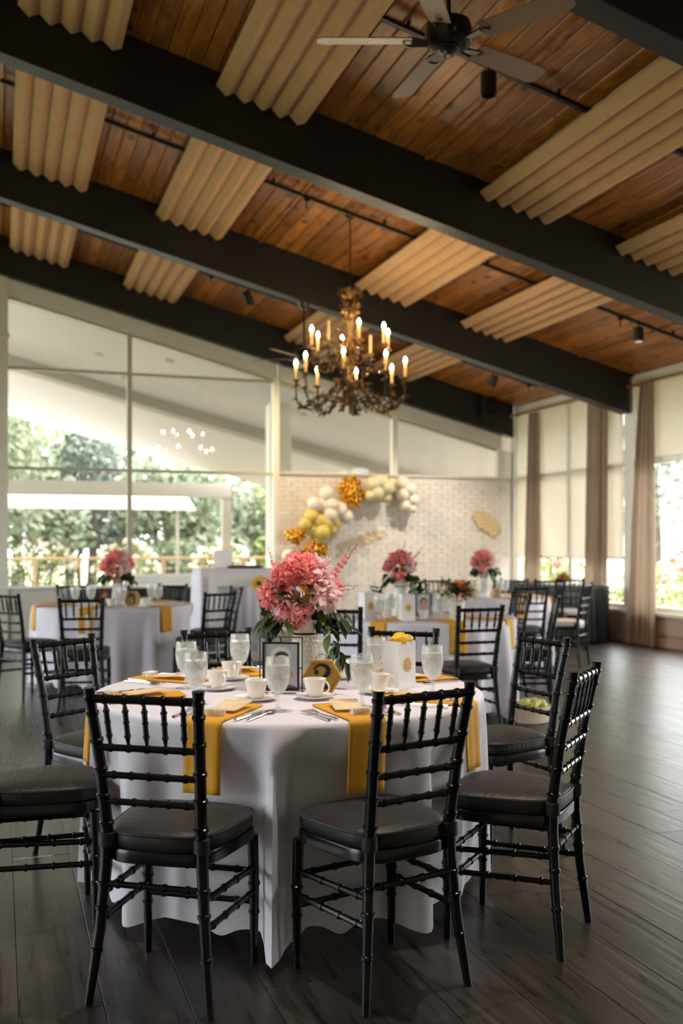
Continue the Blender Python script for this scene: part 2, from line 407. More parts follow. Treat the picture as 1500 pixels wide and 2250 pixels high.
def ceil_plank(x, y0, y1):
    o = bpy.data.objects.new('plank', cpm); COL.objects.link(o); o.parent = ceil
    o.location = (x, (y0 + y1) / 2, zceil(x)); o.rotation_euler = (0, ANG, 0); o.scale = (1, (y1 - y0) - .004, 1)
rest = MB()
x = XR + stepx / 2; k = 0
while x < RX + .9:
    for b in range(0, 4):
        y0, y1 = BEAMS[b] + BT, BEAMS[b + 1]
        inview = b >= 1 and x > -.35 and x < RX + .1 and not (b == 1 and (x < 0.2))
        if inview:
            if rnd.random() < .16:
                ym = rnd.uniform(y0 + .8, y1 - .8); ceil_plank(x, y0, ym); ceil_plank(x, ym, y1)
            else: ceil_plank(x, y0, y1)
        else:
            Mx = Matrix.Translation((x, 0, zceil(x))) @ Matrix.Rotation(ANG, 4, 'Y')
            rest.box(-CW / 2 + .003, CW / 2 - .003, y0, y1, 0, .02, Mx)
    x += stepx
x = XR - stepx / 2
while x > LX:
    for b in range(0, 4):
        Mx = Matrix.Translation((x, 0, zceil(x))) @ Matrix.Rotation(-ANG, 4, 'Y')
        rest.box(-CW / 2 + .003, CW / 2 - .003, BEAMS[b] + BT, BEAMS[b + 1], 0, .02, Mx)
    x -= stepx
tag(rest.build('plank_field', M['ceil'], ceil, smooth=False), kind='stuff')
for yb in BEAMS:
    mb = MB()
    xa, xb = XR, RX - .06
    mb.hexa([(xa, yb, zbeam(xa)), (xb, yb, zbeam(xb)), (xb, yb + BT, zbeam(xb)), (xa, yb + BT, zbeam(xa)),
             (xa, yb, zceil(xa) + .03), (xb, yb, zceil(xb) + .03), (xb, yb + BT, zceil(xb) + .03), (xa, yb + BT, zceil(xa) + .03)])
    o = mb.build('beam', M['beam'], ceil, smooth=False, bevel=.006)
    mb = MB(); xc = LX
    mb.hexa([(xc, yb, zbeam(xc)), (xa, yb, zbeam(xa)), (xa, yb + BT, zbeam(xa)), (xc, yb + BT, zbeam(xc)),
             (xc, yb, zceil(xc) + .03), (xa, yb, zceil(xa) + .03), (xa, yb + BT, zceil(xa) + .03), (xc, yb + BT, zceil(xc) + .03)])
    mb.build('beam', M['beam'], ceil, smooth=False, bevel=.006)
# steel tie plate where the near beam is spliced
mb = MB()
for xx in (4.05,):
    zz = zbeam(xx)
    Mx = Matrix.Translation((xx, 4.8, zz)) @ Matrix.Rotation(ANG, 4, 'Y')
    mb.box(-.10, .10, -.03, BT + .03, -.035, .0, Mx); mb.box(-.10, .10, -.035, 0, -.035, .30, Mx)
    for sx in (-.06, .06):
        mb.box(sx - .012, sx + .012, -.05, -.03, .10, .124, Mx); mb.box(sx - .012, sx + .012, .05, .074, -.05, -.03, Mx)
mb.build('tie_plate', M['black_metal'], ceil, smooth=False)
# slim wood cover strips running with the boards
for xx, b in ((2.95, 2), (3.62, 1), (7.35, 2), (7.62, 3), (7.55, 1)):
    Mx = Matrix.Translation((xx, 0, zceil(xx))) @ Matrix.Rotation(ANG, 4, 'Y')
    MB().box(-.016, .016, BEAMS[b] + BT, BEAMS[b + 1], -.026, .0, Mx).build('cover_strip', M['ceil'], ceil, smooth=False)

# ------------------------------------------------------------------ end wall: low sill wall, white brick half, glazing
def slab(x0, x1, y0, y1, za, zb_fn, name, mat, parent=None):
    return MB().hexa([(x0, y0, za), (x1, y0, za), (x1, y1, za), (x0, y1, za), (x0, y0, zb_fn(x0)), (x1, y0, zb_fn(x1)), (x1, y1, zb_fn(x1)), (x0, y1, zb_fn(x0))]).build(name, mat, parent, smooth=False)
BX = 4.10
wb_ = MB().box(BX, RX - .02, EY + .03, EY + .14, 0, 2.455).build('wall_back', M['mortar'], smooth=False); tag(wb_, 'painted white brick half wall behind the balloon garland', kind='structure')
br = MB(); bh, bl = .075, .215; row = 0; z = .004
rb = random.Random(3)
while z + bh < 2.46:
    xx = BX - (bl / 2 if row % 2 else 0)
    while xx < RX - .02:
        a, b_ = max(xx + .004, BX), min(xx + bl - .004, RX - .02)
        if b_ - a > .02: br.box(a, b_, EY + .012 - rb.uniform(0, .005), EY + .03, z + .004, z + bh - .003)
        xx += bl
    z += bh; row += 1
tag(br.build('brickwork', M['brick'], wb_, smooth=False), kind='stuff')
MB().box(BX, RX - .02, EY - .01, EY + .17, 2.455, 2.485).build('cap_rail', M['trim'], wb_, smooth=False, bevel=.004)
tag(MB().box(BX - .2, RX, EY - .02, EY + .03, 0, .09).build('baseboard_back', M['trim'], smooth=False, bevel=.004), 'low white baseboard under the brick wall', kind='structure')

lw_ = MB().box(-4.2, BX - .1, EY, EY + .15, 0, .70).build('wall_sill_back', M['white_wall'], smooth=False); tag(lw_, 'low cream wall under the tall end windows', kind='structure')
MB().box(-4.2, BX - .1, EY - .06, EY + .18, .70, .74).build('sill', M['trim'], lw_, smooth=False, bevel=.004)
wl = slab(LX, -4.2, EY, EY + .15, 0, lambda x: zbeam(x), 'wall_back_side', M['white_wall']); tag(wl, 'cream wall beside the tall end windows', kind='structure')

def zhead(x): return zbeam(x) - .23
def post(x0, x1, z0, zt, y0=EY + .0, y1=EY + .14, parent=None, name='post', mat='trim'):
    mb = MB().hexa([(x0, y0, z0), (x1, y0, z0), (x1, y1, z0), (x0, y1, z0), (x0, y0, zt(x0)), (x1, y0, zt(x1)), (x1, y1, zt(x1)), (x0, y1, zt(x0))])
    return mb.build(name, M[mat], parent, smooth=False, bevel=.003)
def glazed(name, label, edges, z0, bars):
    w = MB().hexa([(edges[0], EY + .0, zhead(edges[0])), (edges[-1], EY + .0, zhead(edges[-1])), (edges[-1], EY + .15, zhead(edges[-1])), (edges[0], EY + .15, zhead(edges[0])),
                   (edges[0], EY + .0, zbeam(edges[0]) + .02), (edges[-1], EY + .0, zbeam(edges[-1]) + .02), (edges[-1], EY + .15, zbeam(edges[-1]) + .02), (edges[0], EY + .15, zbeam(edges[0]) + .02)]).build(name, M['trim'], smooth=False)
    tag(w, label, kind='structure')
    # stepped stop under the head
    MB().hexa([(edges[0], EY + .05, zhead(edges[0]) - .05), (edges[-1], EY + .05, zhead(edges[-1]) - .05), (edges[-1], EY + .12, zhead(edges[-1]) - .05), (edges[0], EY + .12, zhead(edges[0]) - .05),
               (edges[0], EY + .05, zhead(edges[0])), (edges[-1], EY + .05, zhead(edges[-1])), (edges[-1], EY + .12, zhead(edges[-1])), (edges[0], EY + .12, zhead(edges[0]))]).build('head_stop', M['mullion'], w, smooth=False)
    for i in range(len(edges) - 1):
        xa, xb = edges[i], edges[i + 1]
        lv = [z0] + list(bars) + [None]
        for j in range(len(lv) - 1):
            za = lv[j]
            if za >= zhead(xb) - .06: continue
            zt = (lambda q: zhead(q) - .05) if lv[j + 1] is None else (lambda q, v=lv[j + 1]: min(v, zhead(q) - .05))
            MB().hexa([(xa, EY + .083, za), (xb, EY + .083, za), (xb, EY + .089, za), (xa, EY + .089, za), (xa, EY + .083, zt(xa)), (xb, EY + .083, zt(xb)), (xb, EY + .089, zt(xb)), (xa, EY + .089, zt(xa))]).build('pane', M['glass'], w, smooth=False)
            if lv[j + 1] is not None and lv[j + 1] < zhead(xb):
                MB().box(xa, xb, EY + .055, EY + .115, lv[j + 1] - .022, lv[j + 1] + .022).build('glazing_bar', M['mullion'], w, smooth=False, bevel=.003)
    return w
w1 = glazed('window_1', 'tall glazed end wall with slim bars looking onto the patio', [.11, 1.82, 4.06], .74, [2.45, 3.89])
post(1.79, 1.86, .74, zhead, EY + .04, EY + .13, w1, 'mullion', 'mullion')
post(4.03, 4.12, 0, zhead, EY - .01, EY + .15, w1, 'mullion')
w2 = glazed('window_2', 'clerestory glazing above the white brick wall', [4.12, 6.08, 8.0], 2.485, [])
post(6.03, 6.12, 2.485, zhead, EY + .02, EY + .14, w2, 'mullion')
post(7.92, RX - .02, 2.485, zhead, EY - .01, EY + .15, w2, 'mullion')
w3 = glazed('window_3', 'unseen glazed bay beyond the cream pier, added for daylight', [-4.2, -2.3, -.42], .74, [2.45, 3.89])  # bay out of view, added to let in more daylight
post(-2.34, -2.26, .74, zhead, EY + .04, EY + .13, w3, 'mullion', 'mullion')
pier = post(-.42, .11, 0, lambda q: zbeam(q), EY - .04, EY + .16, None, 'trim_1', 'white_wall'); tag(pier, 'cream pier between the end windows', kind='structure')
MB().box(-.44, .13, EY - .07, EY + .0, 4.28, 4.36).build('ledge', M['trim'], pier, smooth=False, bevel=.004)

# ------------------------------------------------------------------ right wall: panelled dado, windows, posts
dado = MB().box(RX, RX + .16, FY, EY + .1, 0, .40).build('wall_right', M['wainscot'], smooth=False); tag(dado, 'low dusty pink panelled wall under the side windows', kind='structure')
y = FY + .1
while y < EY - .3:
    MB().box(RX - .014, RX, y, min(y + 1.62, EY - .1), .15, .37).build('panel', M['wainscot'], dado, smooth=False, bevel=.004); y += 1.70
tag(MB().box(RX - .022, RX, FY, EY, 0, .11).build('baseboard_right', M['wainscot'], smooth=False, bevel=.004), 'baseboard along the dusty pink side wall', kind='structure')
MB().box(RX - .05, RX + .17, FY, EY + .05, .40, .45).build('sill', M['trim'], dado, smooth=False, bevel=.005)
ZT = zceil(RX) - .02
nw = 4
def side_window(y0, y1, mull, bar=2.46):
    global nw
    w = MB().box(RX + .02, RX + .15, y0, y1, ZT - .12, ZT + .03).build('window_%d' % nw, M['trim'], smooth=False); nw += 1
    tag(w, 'tall side window with white frame and transom', kind='structure')
    ed = [y0] + mull + [y1]
    for i in range(len(ed) - 1):
        a, b = ed[i], ed[i + 1]
        for za, zb_ in ((.45, bar), (bar, ZT - .12)):
            MB().box(RX + .082, RX + .088, a, b, za, zb_).build('pane', M['glass'], w, smooth=False)
        MB().box(RX + .04, RX + .13, a, b, bar - .035, bar + .035).build('transom', M['trim'], w, smooth=False, bevel=.003)
        MB().box(RX + .04, RX + .13, a, b, .45, .52).build('bottom_rail', M['trim'], w, smooth=False, bevel=.003)
        for e in ((a, b) if i == 0 else (b,)):
            MB().box(RX + .035, RX + .135, e - .045, e + .045, .45, ZT).build('stile', M['trim'], w, smooth=False, bevel=.003)
    return w
side_window(11.82, 14.93, [13.25]); side_window(8.42, 11.60, [10.0]); side_window(5.02, 8.2, [6.6]); side_window(1.62, 4.8, [3.2])
for yp in (11.71, 8.31, 4.91):
    tag(MB().box(RX + .0, RX + .16, yp - .11, yp + .11, .45, ZT).build('trim_%d' % (round(yp)), M['trim'], smooth=False, bevel=.004), 'white post carrying a roof beam at the side windows', kind='structure')
tag(MB().box(RX + .0, RX + .16, FY, 1.62, .45, ZT).build('wall_right_near', M['white_wall'], smooth=False), 'cream side wall pier', kind='structure')
tag(MB().box(RX - .0, RX + .16, 14.93, EY + .15, .45, ZT + .05).build('trim_15', M['trim'], smooth=False), 'white corner post of the side windows', kind='structure')
tag(MB().box(LX, RX, FY - .15, FY, 0, 6.3).build('wall_front', M['dark_wall'], smooth=False), 'plain wall behind the camera', kind='structure')
# unseen left wall; its windows are added for fill light
lwz = zceil(LX)
wl2 = MB().box(LX - .15, LX, FY, EY + .15, 0, .5); wl2.box(LX - .15, LX, FY, EY + .15, 3.6, lwz + .1)
for a, b in ((FY, 1.0), (3.9, 4.6), (7.5, 8.2), (11.1, 11.8), (14.6, EY + .15)): wl2.box(LX - .15, LX, a, b, .5, 3.6)
wl2 = wl2.build('wall_left', M['dark_wall'], smooth=False); tag(wl2, 'far side wall with tall windows added for fill light', kind='structure')
for i, (a, b) in enumerate(((1.0, 3.9), (4.6, 7.5), (8.2, 11.1), (11.8, 14.6))):
    w = MB().box(LX - .12, LX - .03, a, b, 2.4, 2.46).build('window_%d' % (20 + i), M['trim'], smooth=False); tag(w, 'tall unseen window added for fill light in the far side wall', kind='structure')
    MB().box(LX - .085, LX - .079, a, b, .5, 3.6).build('pane', M['glass'], w, smooth=False)
    MB().box(LX - .12, LX - .03, (a + b) / 2 - .03, (a + b) / 2 + .03, .5, 3.6).build('mullion', M['trim'], w, smooth=False)

# ------------------------------------------------------------------ outside: ground, patio deck, patio roof, rail
tag(MB().box(-60, 70, -30, 110, -.32, -.12).build('ground', M['grass'], smooth=False), 'pale sunlit lawn around the hall', kind='structure')
dk = MB().box(-9, 9.5, EY + .16, 23.2, -.12, -.02).build('patio_floor', M['deck'], smooth=False); tag(dk, 'pale patio deck outside the end windows', kind='structure')
tag(MB().box(RX + .2, 12.5, 0, 24, -.12, -.03).build('path', M['deck'], smooth=False), 'pale path outside the side windows', kind='structure')
KY = .20
def zsof(x, y): return 5.42 - SL * x - KY * (y - 15.3)
def sofslab(x0, x1, y0, y1, lo, hi, name, mat, parent):
    return MB().hexa([(x0, y0, zsof(x0, y0) + lo), (x1, y0, zsof(x1, y0) + lo), (x1, y1, zsof(x1, y1) + lo), (x0, y1, zsof(x0, y1) + lo),
                      (x0, y0, zsof(x0, y0) + hi), (x1, y0, zsof(x1, y0) + hi), (x1, y1, zsof(x1, y1) + hi), (x0, y1, zsof(x0, y1) + hi)]).build(name, mat, parent, smooth=False)
sf = sofslab(-5, 9.6, 15.2, 21.9, 0, .14, 'patio_roof', M['soffit'], None); tag(sf, 'white sloping patio roof seen through the end windows', kind='structure')
for yb in (15.75, 18.6):
    sofslab(-5, 9.6, yb, yb + .22, -.2, .01, 'beam', M['soffit_beam'], sf)
for (xx, yy) in ((1.6, 17.4), (2.1, 18.1), (5.2, 17.3), (6.0, 16.6), (2.7, 16.8)):
    MB().lathe([(.0, -.006), (.07, -.006), (.07, .0), (.0, .0)], 16, Matrix.Translation((xx, yy, zsof(xx, yy) - .002)) @ Euler((-math.atan(KY), ANG, 0)).to_matrix().to_4x4()).build('downlight', M['soffit_beam'], sf)
tag(MB().hexa([(4.55, 17.2, -.02), (4.95, 17.2, -.02), (4.95, 17.5, -.02), (4.55, 17.5, -.02), (4.55, 17.2, zsof(4.55, 17.2)), (4.95, 17.2, zsof(4.95, 17.2)), (4.95, 17.5, zsof(4.95, 17.5)), (4.55, 17.5, zsof(4.55, 17.5))]).build('patio_post', M['white_wall'], smooth=False, bevel=.006), 'broad cream post holding the patio roof', kind='structure')
hd = MB().box(-6, 5.0, 22.3, 22.55, 2.42, 2.74).build('pergola_header', M['soffit_beam'], smooth=False); tag(hd, 'grey white cross beam of the patio frame', 'beam', kind='structure')
for xx in (-5.5, 4.9): MB().box(xx - .1, xx + .1, 22.32, 22.53, -.02, 2.42).build('post', M['soffit_beam'], hd, smooth=False)
aw = MB(); aw.hexa([(-6, 23.2, 2.16), (4.35, 23.2, 2.16), (4.6, 25.2, 2.42), (-6, 25.2, 2.42), (-6, 23.2, 2.44), (4.15, 23.2, 2.44), (4.4, 25.2, 2.70), (-6, 25.2, 2.70)])
aw = aw.build('awning', M['paper'], smooth=False, bevel=.01); tag(aw, 'bright white awning beyond the patio beam', 'awning')
for xx in (-5.6, 4.2): MB().box(xx - .04, xx + .04, 24.9, 24.98, -.12, 2.40).build('awning_post', M['soffit_beam'], aw, smooth=False)
# low railing at the patio edge
rl = empty('patio_railing', (0, 22.0, -.02)); tag(rl, 'pale wooden patio railing with glass infill before the trees', 'railing')
MB().box(-6, 6.4, -.05, .05, 1.04, 1.10).build('top_rail', M['rail_wood'], rl, smooth=False, bevel=.005)
MB().box(-6, 6.4, -.03, .03, .10, .15).build('bottom_rail', M['rail_wood'], rl, smooth=False, bevel=.004)
xx = -5.6
while xx < 6.3:
    MB().box(xx - .045, xx + .045, -.045, .045, 0, 1.04).build('rail_post', M['rail_wood'], rl, smooth=False, bevel=.004)
    if xx + .9 < 6.3:
        for zz in (.32, .5, .68, .86): MB().tube([(xx + .045, 0, zz), (xx + .855, 0, zz)], .006, 6).build('cable', M['mullion'], rl)
    xx += .9
# ------------------------------------------------------------------ chairs
def ringed(p0, p1, r, fr, n=8, bump=1.32, r1=None, bw=.0045):
    """turned bamboo-style rod: fr are the fractions along it that carry a ring"""
    p0, p1 = Vector(p0), Vector(p1); L = (p1 - p0).length; r1 = r1 or r
    st = [(0, 1)]
    for f in fr:
        s = f * L
        st += [(s - bw * 1.4, 1), (s - bw, bump), (s + bw, bump), (s + bw * 1.4, 1)]
    st.append((L, 1))
    return [p0.lerp(p1, s / L) for s, _ in st], [(r + (r1 - r) * s / L) * k for s, k in st]
def ringed_path(ctrl, rads, rings, n=9, bump=1.22):
    """post through control points with rings at the given heights"""
    zs = set()
    z0, z1 = ctrl[0][2], ctrl[-1][2]
    def P(z):
        for a, b in zip(ctrl, ctrl[1:]):
            if a[2] <= z <= b[2] + 1e-9:
                f = (z - a[2]) / (b[2] - a[2]); return Vector(a).lerp(Vector(b), f)
        return Vector(ctrl[-1])
    def Rr(z):
        for (za, ra), (zb_, rb_) in zip(rads, rads[1:]):
            if za <= z <= zb_ + 1e-9: return ra + (rb_ - ra) * (z - za) / (zb_ - za)
        return rads[-1][1]
    lst = [(c[2], 1) for c in ctrl]
    for z in rings: lst += [(z - .007, 1), (z - .0045, bump), (z + .0045, bump), (z + .007, 1)]
    lst.sort()
    return [P(z) for z, _ in lst], [Rr(z) * k for z, k in lst]

def outline(a, b, n, taper, m=40):
    o = []
    for k in range(m):
        t = 2 * PI * k / m; c, s = math.cos(t), math.sin(t)
        x = a * math.copysign(abs(c) ** (2 / n), c); y = b * math.copysign(abs(s) ** (2 / n), s)
        o.append((x * (1 + taper * y / b), y))
    return o
def rings_mesh(ol, lv, yoff=0):
    mb = MB(); m = len(ol); vs_ = []; fs = []
    for (s, z) in lv:
        for (x, y) in ol: vs_.append((x * s, y * s + yoff, z))
    for i in range(len(lv) - 1):
        for k in range(m): fs.append((i * m + k, i * m + (k + 1) % m, (i + 1) * m + (k + 1) % m, (i + 1) * m + k))
    fs.append(list(range(m))[::-1]); fs.append([(len(lv) - 1) * m + k for k in range(m)])
    return mb.add(vs_, fs)

REAR = -.205
def make_chair():
    root = empty('ballroom_chair')
    bw = M['black_wood']
    ol = outline(.190, .195, 4.2, .13)
    rings_mesh(ol, [(.97, .408), (1.0, .413), (1.0, .440), (.985, .447), (.3, .447)], .012).build('seat_frame', bw, root)
    oc = outline(.192, .196, 3.6, .13)
    cu = rings_mesh(oc, [(.3, .447), (.95, .447), (.995, .455), (1.0, .470), (.995, .488), (.985, .494), (.95, .500), (.82, .508), (.55, .514), (.25, .516)], .014).build('cushion', M['cushion'], root, angle=1.2)
    MB().tube([(x * .992, y * .992 + .014, .4925) for x, y in oc], .0042, 6, closed=True).build('piping', M['cushion'], cu)
    for s in (-1, 1):
        # rear post: leg, back upright and finial in one turned piece
        ctrl = [(s * .188, REAR, 0), (s * .163, -.180, .22), (s * .150, -.168, .40), (s * .1465, -.168, .50), (s * .154, -.196, .70), (s * .166, -.238, .900), (s * .1665, -.240, .925)]
        pts, rr = ringed_path(ctrl, [(0, .0125), (.12, .0150), (.42, .0185), (.50, .0185), (.90, .0160), (.908, .0185), (.925, .0185)], [.155, .275, .345, .520, .604, .683, .770, .850, .893])
        MB().tube(pts, rr, 10).build('back_post', bw, root)
        pts, rr = ringed_path([(s * .183, .185, 0), (s * .183, .185, .25), (s * .180, .180, .41)], [(0, .0115), (.25, .0165), (.41, .0180)], [.165, .255])
        MB().tube(pts, rr, 9).build('leg', bw, root)
        # cushion strap round the post
        MB().lathe([(.020, 0), (.0235, .002), (.0235, .040), (.020, .042)], 12, Matrix.Translation((s * .148, -.169, .452))).build('strap', M['cushion'], cu)
        for za, zb_ in ((.318, .306), (.238, .230)):
            a = Vector((s * (.150 + (.188 - .150) * (1 - za / .40)), -.168 - .037 * (1 - za / .40), za)); b = Vector((s * .182, .183, zb_))
            p, q = ringed(a, b, .0098, (.13, .37, .62, .87)); MB().tube(p, q, 8).build('stretcher', bw, root)
    for zz in (.295, .197):
        p, q = ringed((-.18, .184, zz), (.18, .184, zz), .0098, (.15, .38, .62, .85)); MB().tube(p, q, 8).build('stretcher', bw, root)
    xz = .150 + .038 * (1 - .345 / .40)
    p, q = ringed((-xz, -.175, .345), (xz, -.175, .345), .0098, (.15, .38, .62, .85)); MB().tube(p, q, 8).build('stretcher', bw, root)
    def rail(z):
        f = (z - .50) / .40
        xx = .1465 + .0195 * f; yy = -.168 - .070 * f
        return xx, yy
    fr5 = (.14, .32, .5, .68, .86)
    for nm, z, r_ in (('top_rail', .893, .0125), ('back_rail', .750, .0105), ('back_rail', .668, .0100), ('back_rail', .588, .0100)):
        xx, yy = rail(z); p, q = ringed((-xx, yy, z), (xx, yy, z), r_, fr5, bump=1.28); MB().tube(p, q, 8).build(nm, bw, root)
    x0, y0 = rail(.750); x1, y1 = rail(.893)
    for f in fr5:
        a = Vector((-x0 + 2 * x0 * f, y0, .752)); b = Vector((-x1 + 2 * x1 * f, y1, .892))
        st = [(0, .0035), (.06, .0042), (.22, .0082), (.225, .0105), (.26, .0105), (.265, .0085), (.5, .0082), (.51, .0100), (.55, .0100), (.555, .0082), (.74, .0085), (.745, .0105), (.78, .0105), (.785, .0082), (.94, .0042), (1, .0035)]
        MB().tube([a.lerp(b, s) for s, _ in st], [r for _, r in st], 8).build('spindle', bw, root)
    return root
proto = make_chair()
used = [False]; CHAIRS = []
def chair(mid, yaw, label, group, cushion=None, z=0):
    """mid = floor point between the rear feet, yaw = heading the sitter faces, degrees clockwise from the room's long axis"""
    f = Vector((math.sin(R(yaw)), math.cos(R(yaw)), 0))
    loc = Vector((mid[0], mid[1], z)) + f * (-REAR)
    if not used[0]:
        o = proto; used[0] = True; o.location = loc; o.rotation_euler = (0, 0, -R(yaw))
    else: o = copy_tree(proto, loc, -R(yaw))
    tag(o, label, 'chair', group); CHAIRS.append((Vector((loc.x, loc.y, 0)), f))
    if cushion:
        for ch in o.children:
            if ch.name.startswith('cushion'):
                ch.data = CUSH[cushion]
                for g in ch.children:
                    if g.name.startswith('piping'): g.data = PIPE[cushion]
    return o
CUSH = {}; PIPE = {}
for ch in proto.children:
    if ch.name.startswith('cushion'):
        for k in ('pale_cushion', 'teal_cushion', 'tan_cushion'):
            me = ch.data.copy(); me.materials.clear(); me.materials.append(M[k]); CUSH[k] = me
            for g in ch.children:
                if g.name.startswith('piping'):
                    me = g.data.copy(); me.materials.clear(); me.materials.append(M[k]); PIPE[k] = me
def yaw_of(a, b): d = Vector(b) - Vector(a); return math.degrees(math.atan2(d[0], d[1]))

T2 = (1.078, 3.785)            # centre of the table numbered 2
g2 = 'chairs around the table numbered 2'
def c2(mid, yaw, lab): return chair(mid, yaw, lab, g2)
c2((.400, 2.865), 33, 'black turned-wood ballroom chair at table 2, in line with the photo frame')
c2((1.157, 2.68), -14, 'black turned-wood ballroom chair at table 2 drawn up before the numbered hexagon and gift bag')
c2((1.836, 2.922), -44, 'black ballroom chair pulled out from table 2 with light falling on its seat cushion')
c2((2.30, 3.98), -98, 'black ballroom chair at table 2 in front of the fruit basket on the floor')
c2((1.87, 4.54), -142, 'black ballroom chair at table 2 directly behind the white gift bag')
c2((1.005, 4.76), 172, 'black ballroom chair at table 2 behind the cups, facing the photo frame')
c2((.29, 4.60), 142, 'black ballroom chair at table 2 between its side-on neighbour and table 3')
c2((-.075, 3.72), 90, 'black ballroom chair at table 2 whose seat shows side-on next to the cloth')

T3 = (1.046, 9.86); T4 = (3.20, 7.36); T5 = (5.10, 10.05)
g3 = 'chairs around the table numbered 3'; l3 = 'black ballroom chair at the table numbered 3'
def cpx(px, ytop, tgt, lab, grp, cushion=None, dyaw=0):
    t = FPX * (CAM_H - .925) / (ytop - 1199.0); p = cam_pt(t, t * (px - 750) / FPX, 0)
    yw = yaw_of(p[:2], tgt) if tgt is not None else 0
    f = Vector((math.sin(R(yw + dyaw)), math.cos(R(yw + dyaw)), 0))
    if tgt in (T3, T4, T5):
        d = Vector((p.x - tgt[0], p.y - tgt[1], 0))
        if d.length < 1.10: p = Vector((tgt[0], tgt[1], 0)) + d.normalized() * 1.10
    return chair((p + f * .035)[:2], yw + dyaw, lab, grp, cushion)
cpx(178, 1312, T3, 'black ballroom chair in front of table 3, its back hiding part of the mustard napkin', g3, dyaw=-4)
cpx(12, 1303, T3, 'black ballroom chair at table 3 standing towards the sill with the outdoor chairs', g3, dyaw=4)
cpx(160, 1283, T3, 'black ballroom chair at table 3 on the side of the railing, behind two goblets', g3)
cpx(378, 1282, T3, 'black ballroom chair at table 3 on the side of the railing, near the black table', g3)
cpx(484, 1299, T3, 'black ballroom chair at table 3 leaning towards the tall draped gift table', g3, dyaw=8)
cpx(519, 1288, T3, 'black ballroom chair beside the tall white draped gift table, behind another chair', g3, dyaw=-10)
g4 = 'chairs around the table of gift bags'
cpx(1056, 1330, T4, 'black ballroom chair at the gift bag table, in front of the coral and cream flowers', g4, dyaw=-6)
cpx(738, 1333, T4, 'black ballroom chair at the gift bag table, partly behind the pink bouquet', g4, dyaw=-12)
cpx(573, 1312, T4, 'black ballroom chair at the gift bag table behind the leaves of the bouquet', g4)
cpx(1142, 1302, T4, 'black ballroom chair at the gift bag table with a tan topped seat', g4, 'tan_cushion', dyaw=18)
cpx(1224, 1309, T4, 'black ballroom chair at the gift bag table seen edge-on with light on its rails', g4, dyaw=10)
g5 = 'chairs around the table by the side windows'
cpx(965, 1272, T5, 'black ballroom chair at the far table, close to the white brick wall', g5)
cpx(1130, 1271, T5, 'black ballroom chair at the far table on the side of the brick wall corner', g5, 'teal_cushion', dyaw=0)
cpx(1168, 1288, T5, 'black ballroom chair with slate cushion beside the far table', g5, 'teal_cushion', dyaw=6)
g6 = 'chairs by the black table'
cpx(1207, 1272.5, (7.6, 12.6), 'black ballroom chair with its back to the room at the black table', g6)
cpx(1252, 1269.5, (7.7, 12.9), 'black ballroom chair with pale seat drawn up to the black table', g6, 'pale_cushion')
cpx(1291, 1280, (5.2, 10.3), 'black ballroom chair with pale seat standing edge-on by the black table', g6, 'pale_cushion', dyaw=6)
for i, (px, yt) in enumerate(((34, 1246), (98, 1243), (160, 1247))):
    t = FPX * (CAM_H - .925) / (yt - 1199.0); p = cam_pt(t, t * (px - 750) / FPX, 0)
    chair(p[:2], (20, -35, 140)[i], ('black ballroom chair out on the patio next to the cream pier', 'black ballroom chair out on the patio, turned away from the railing', 'black ballroom chair out on the patio beside the window bar')[i], 'chairs out on the patio', z=-.02)

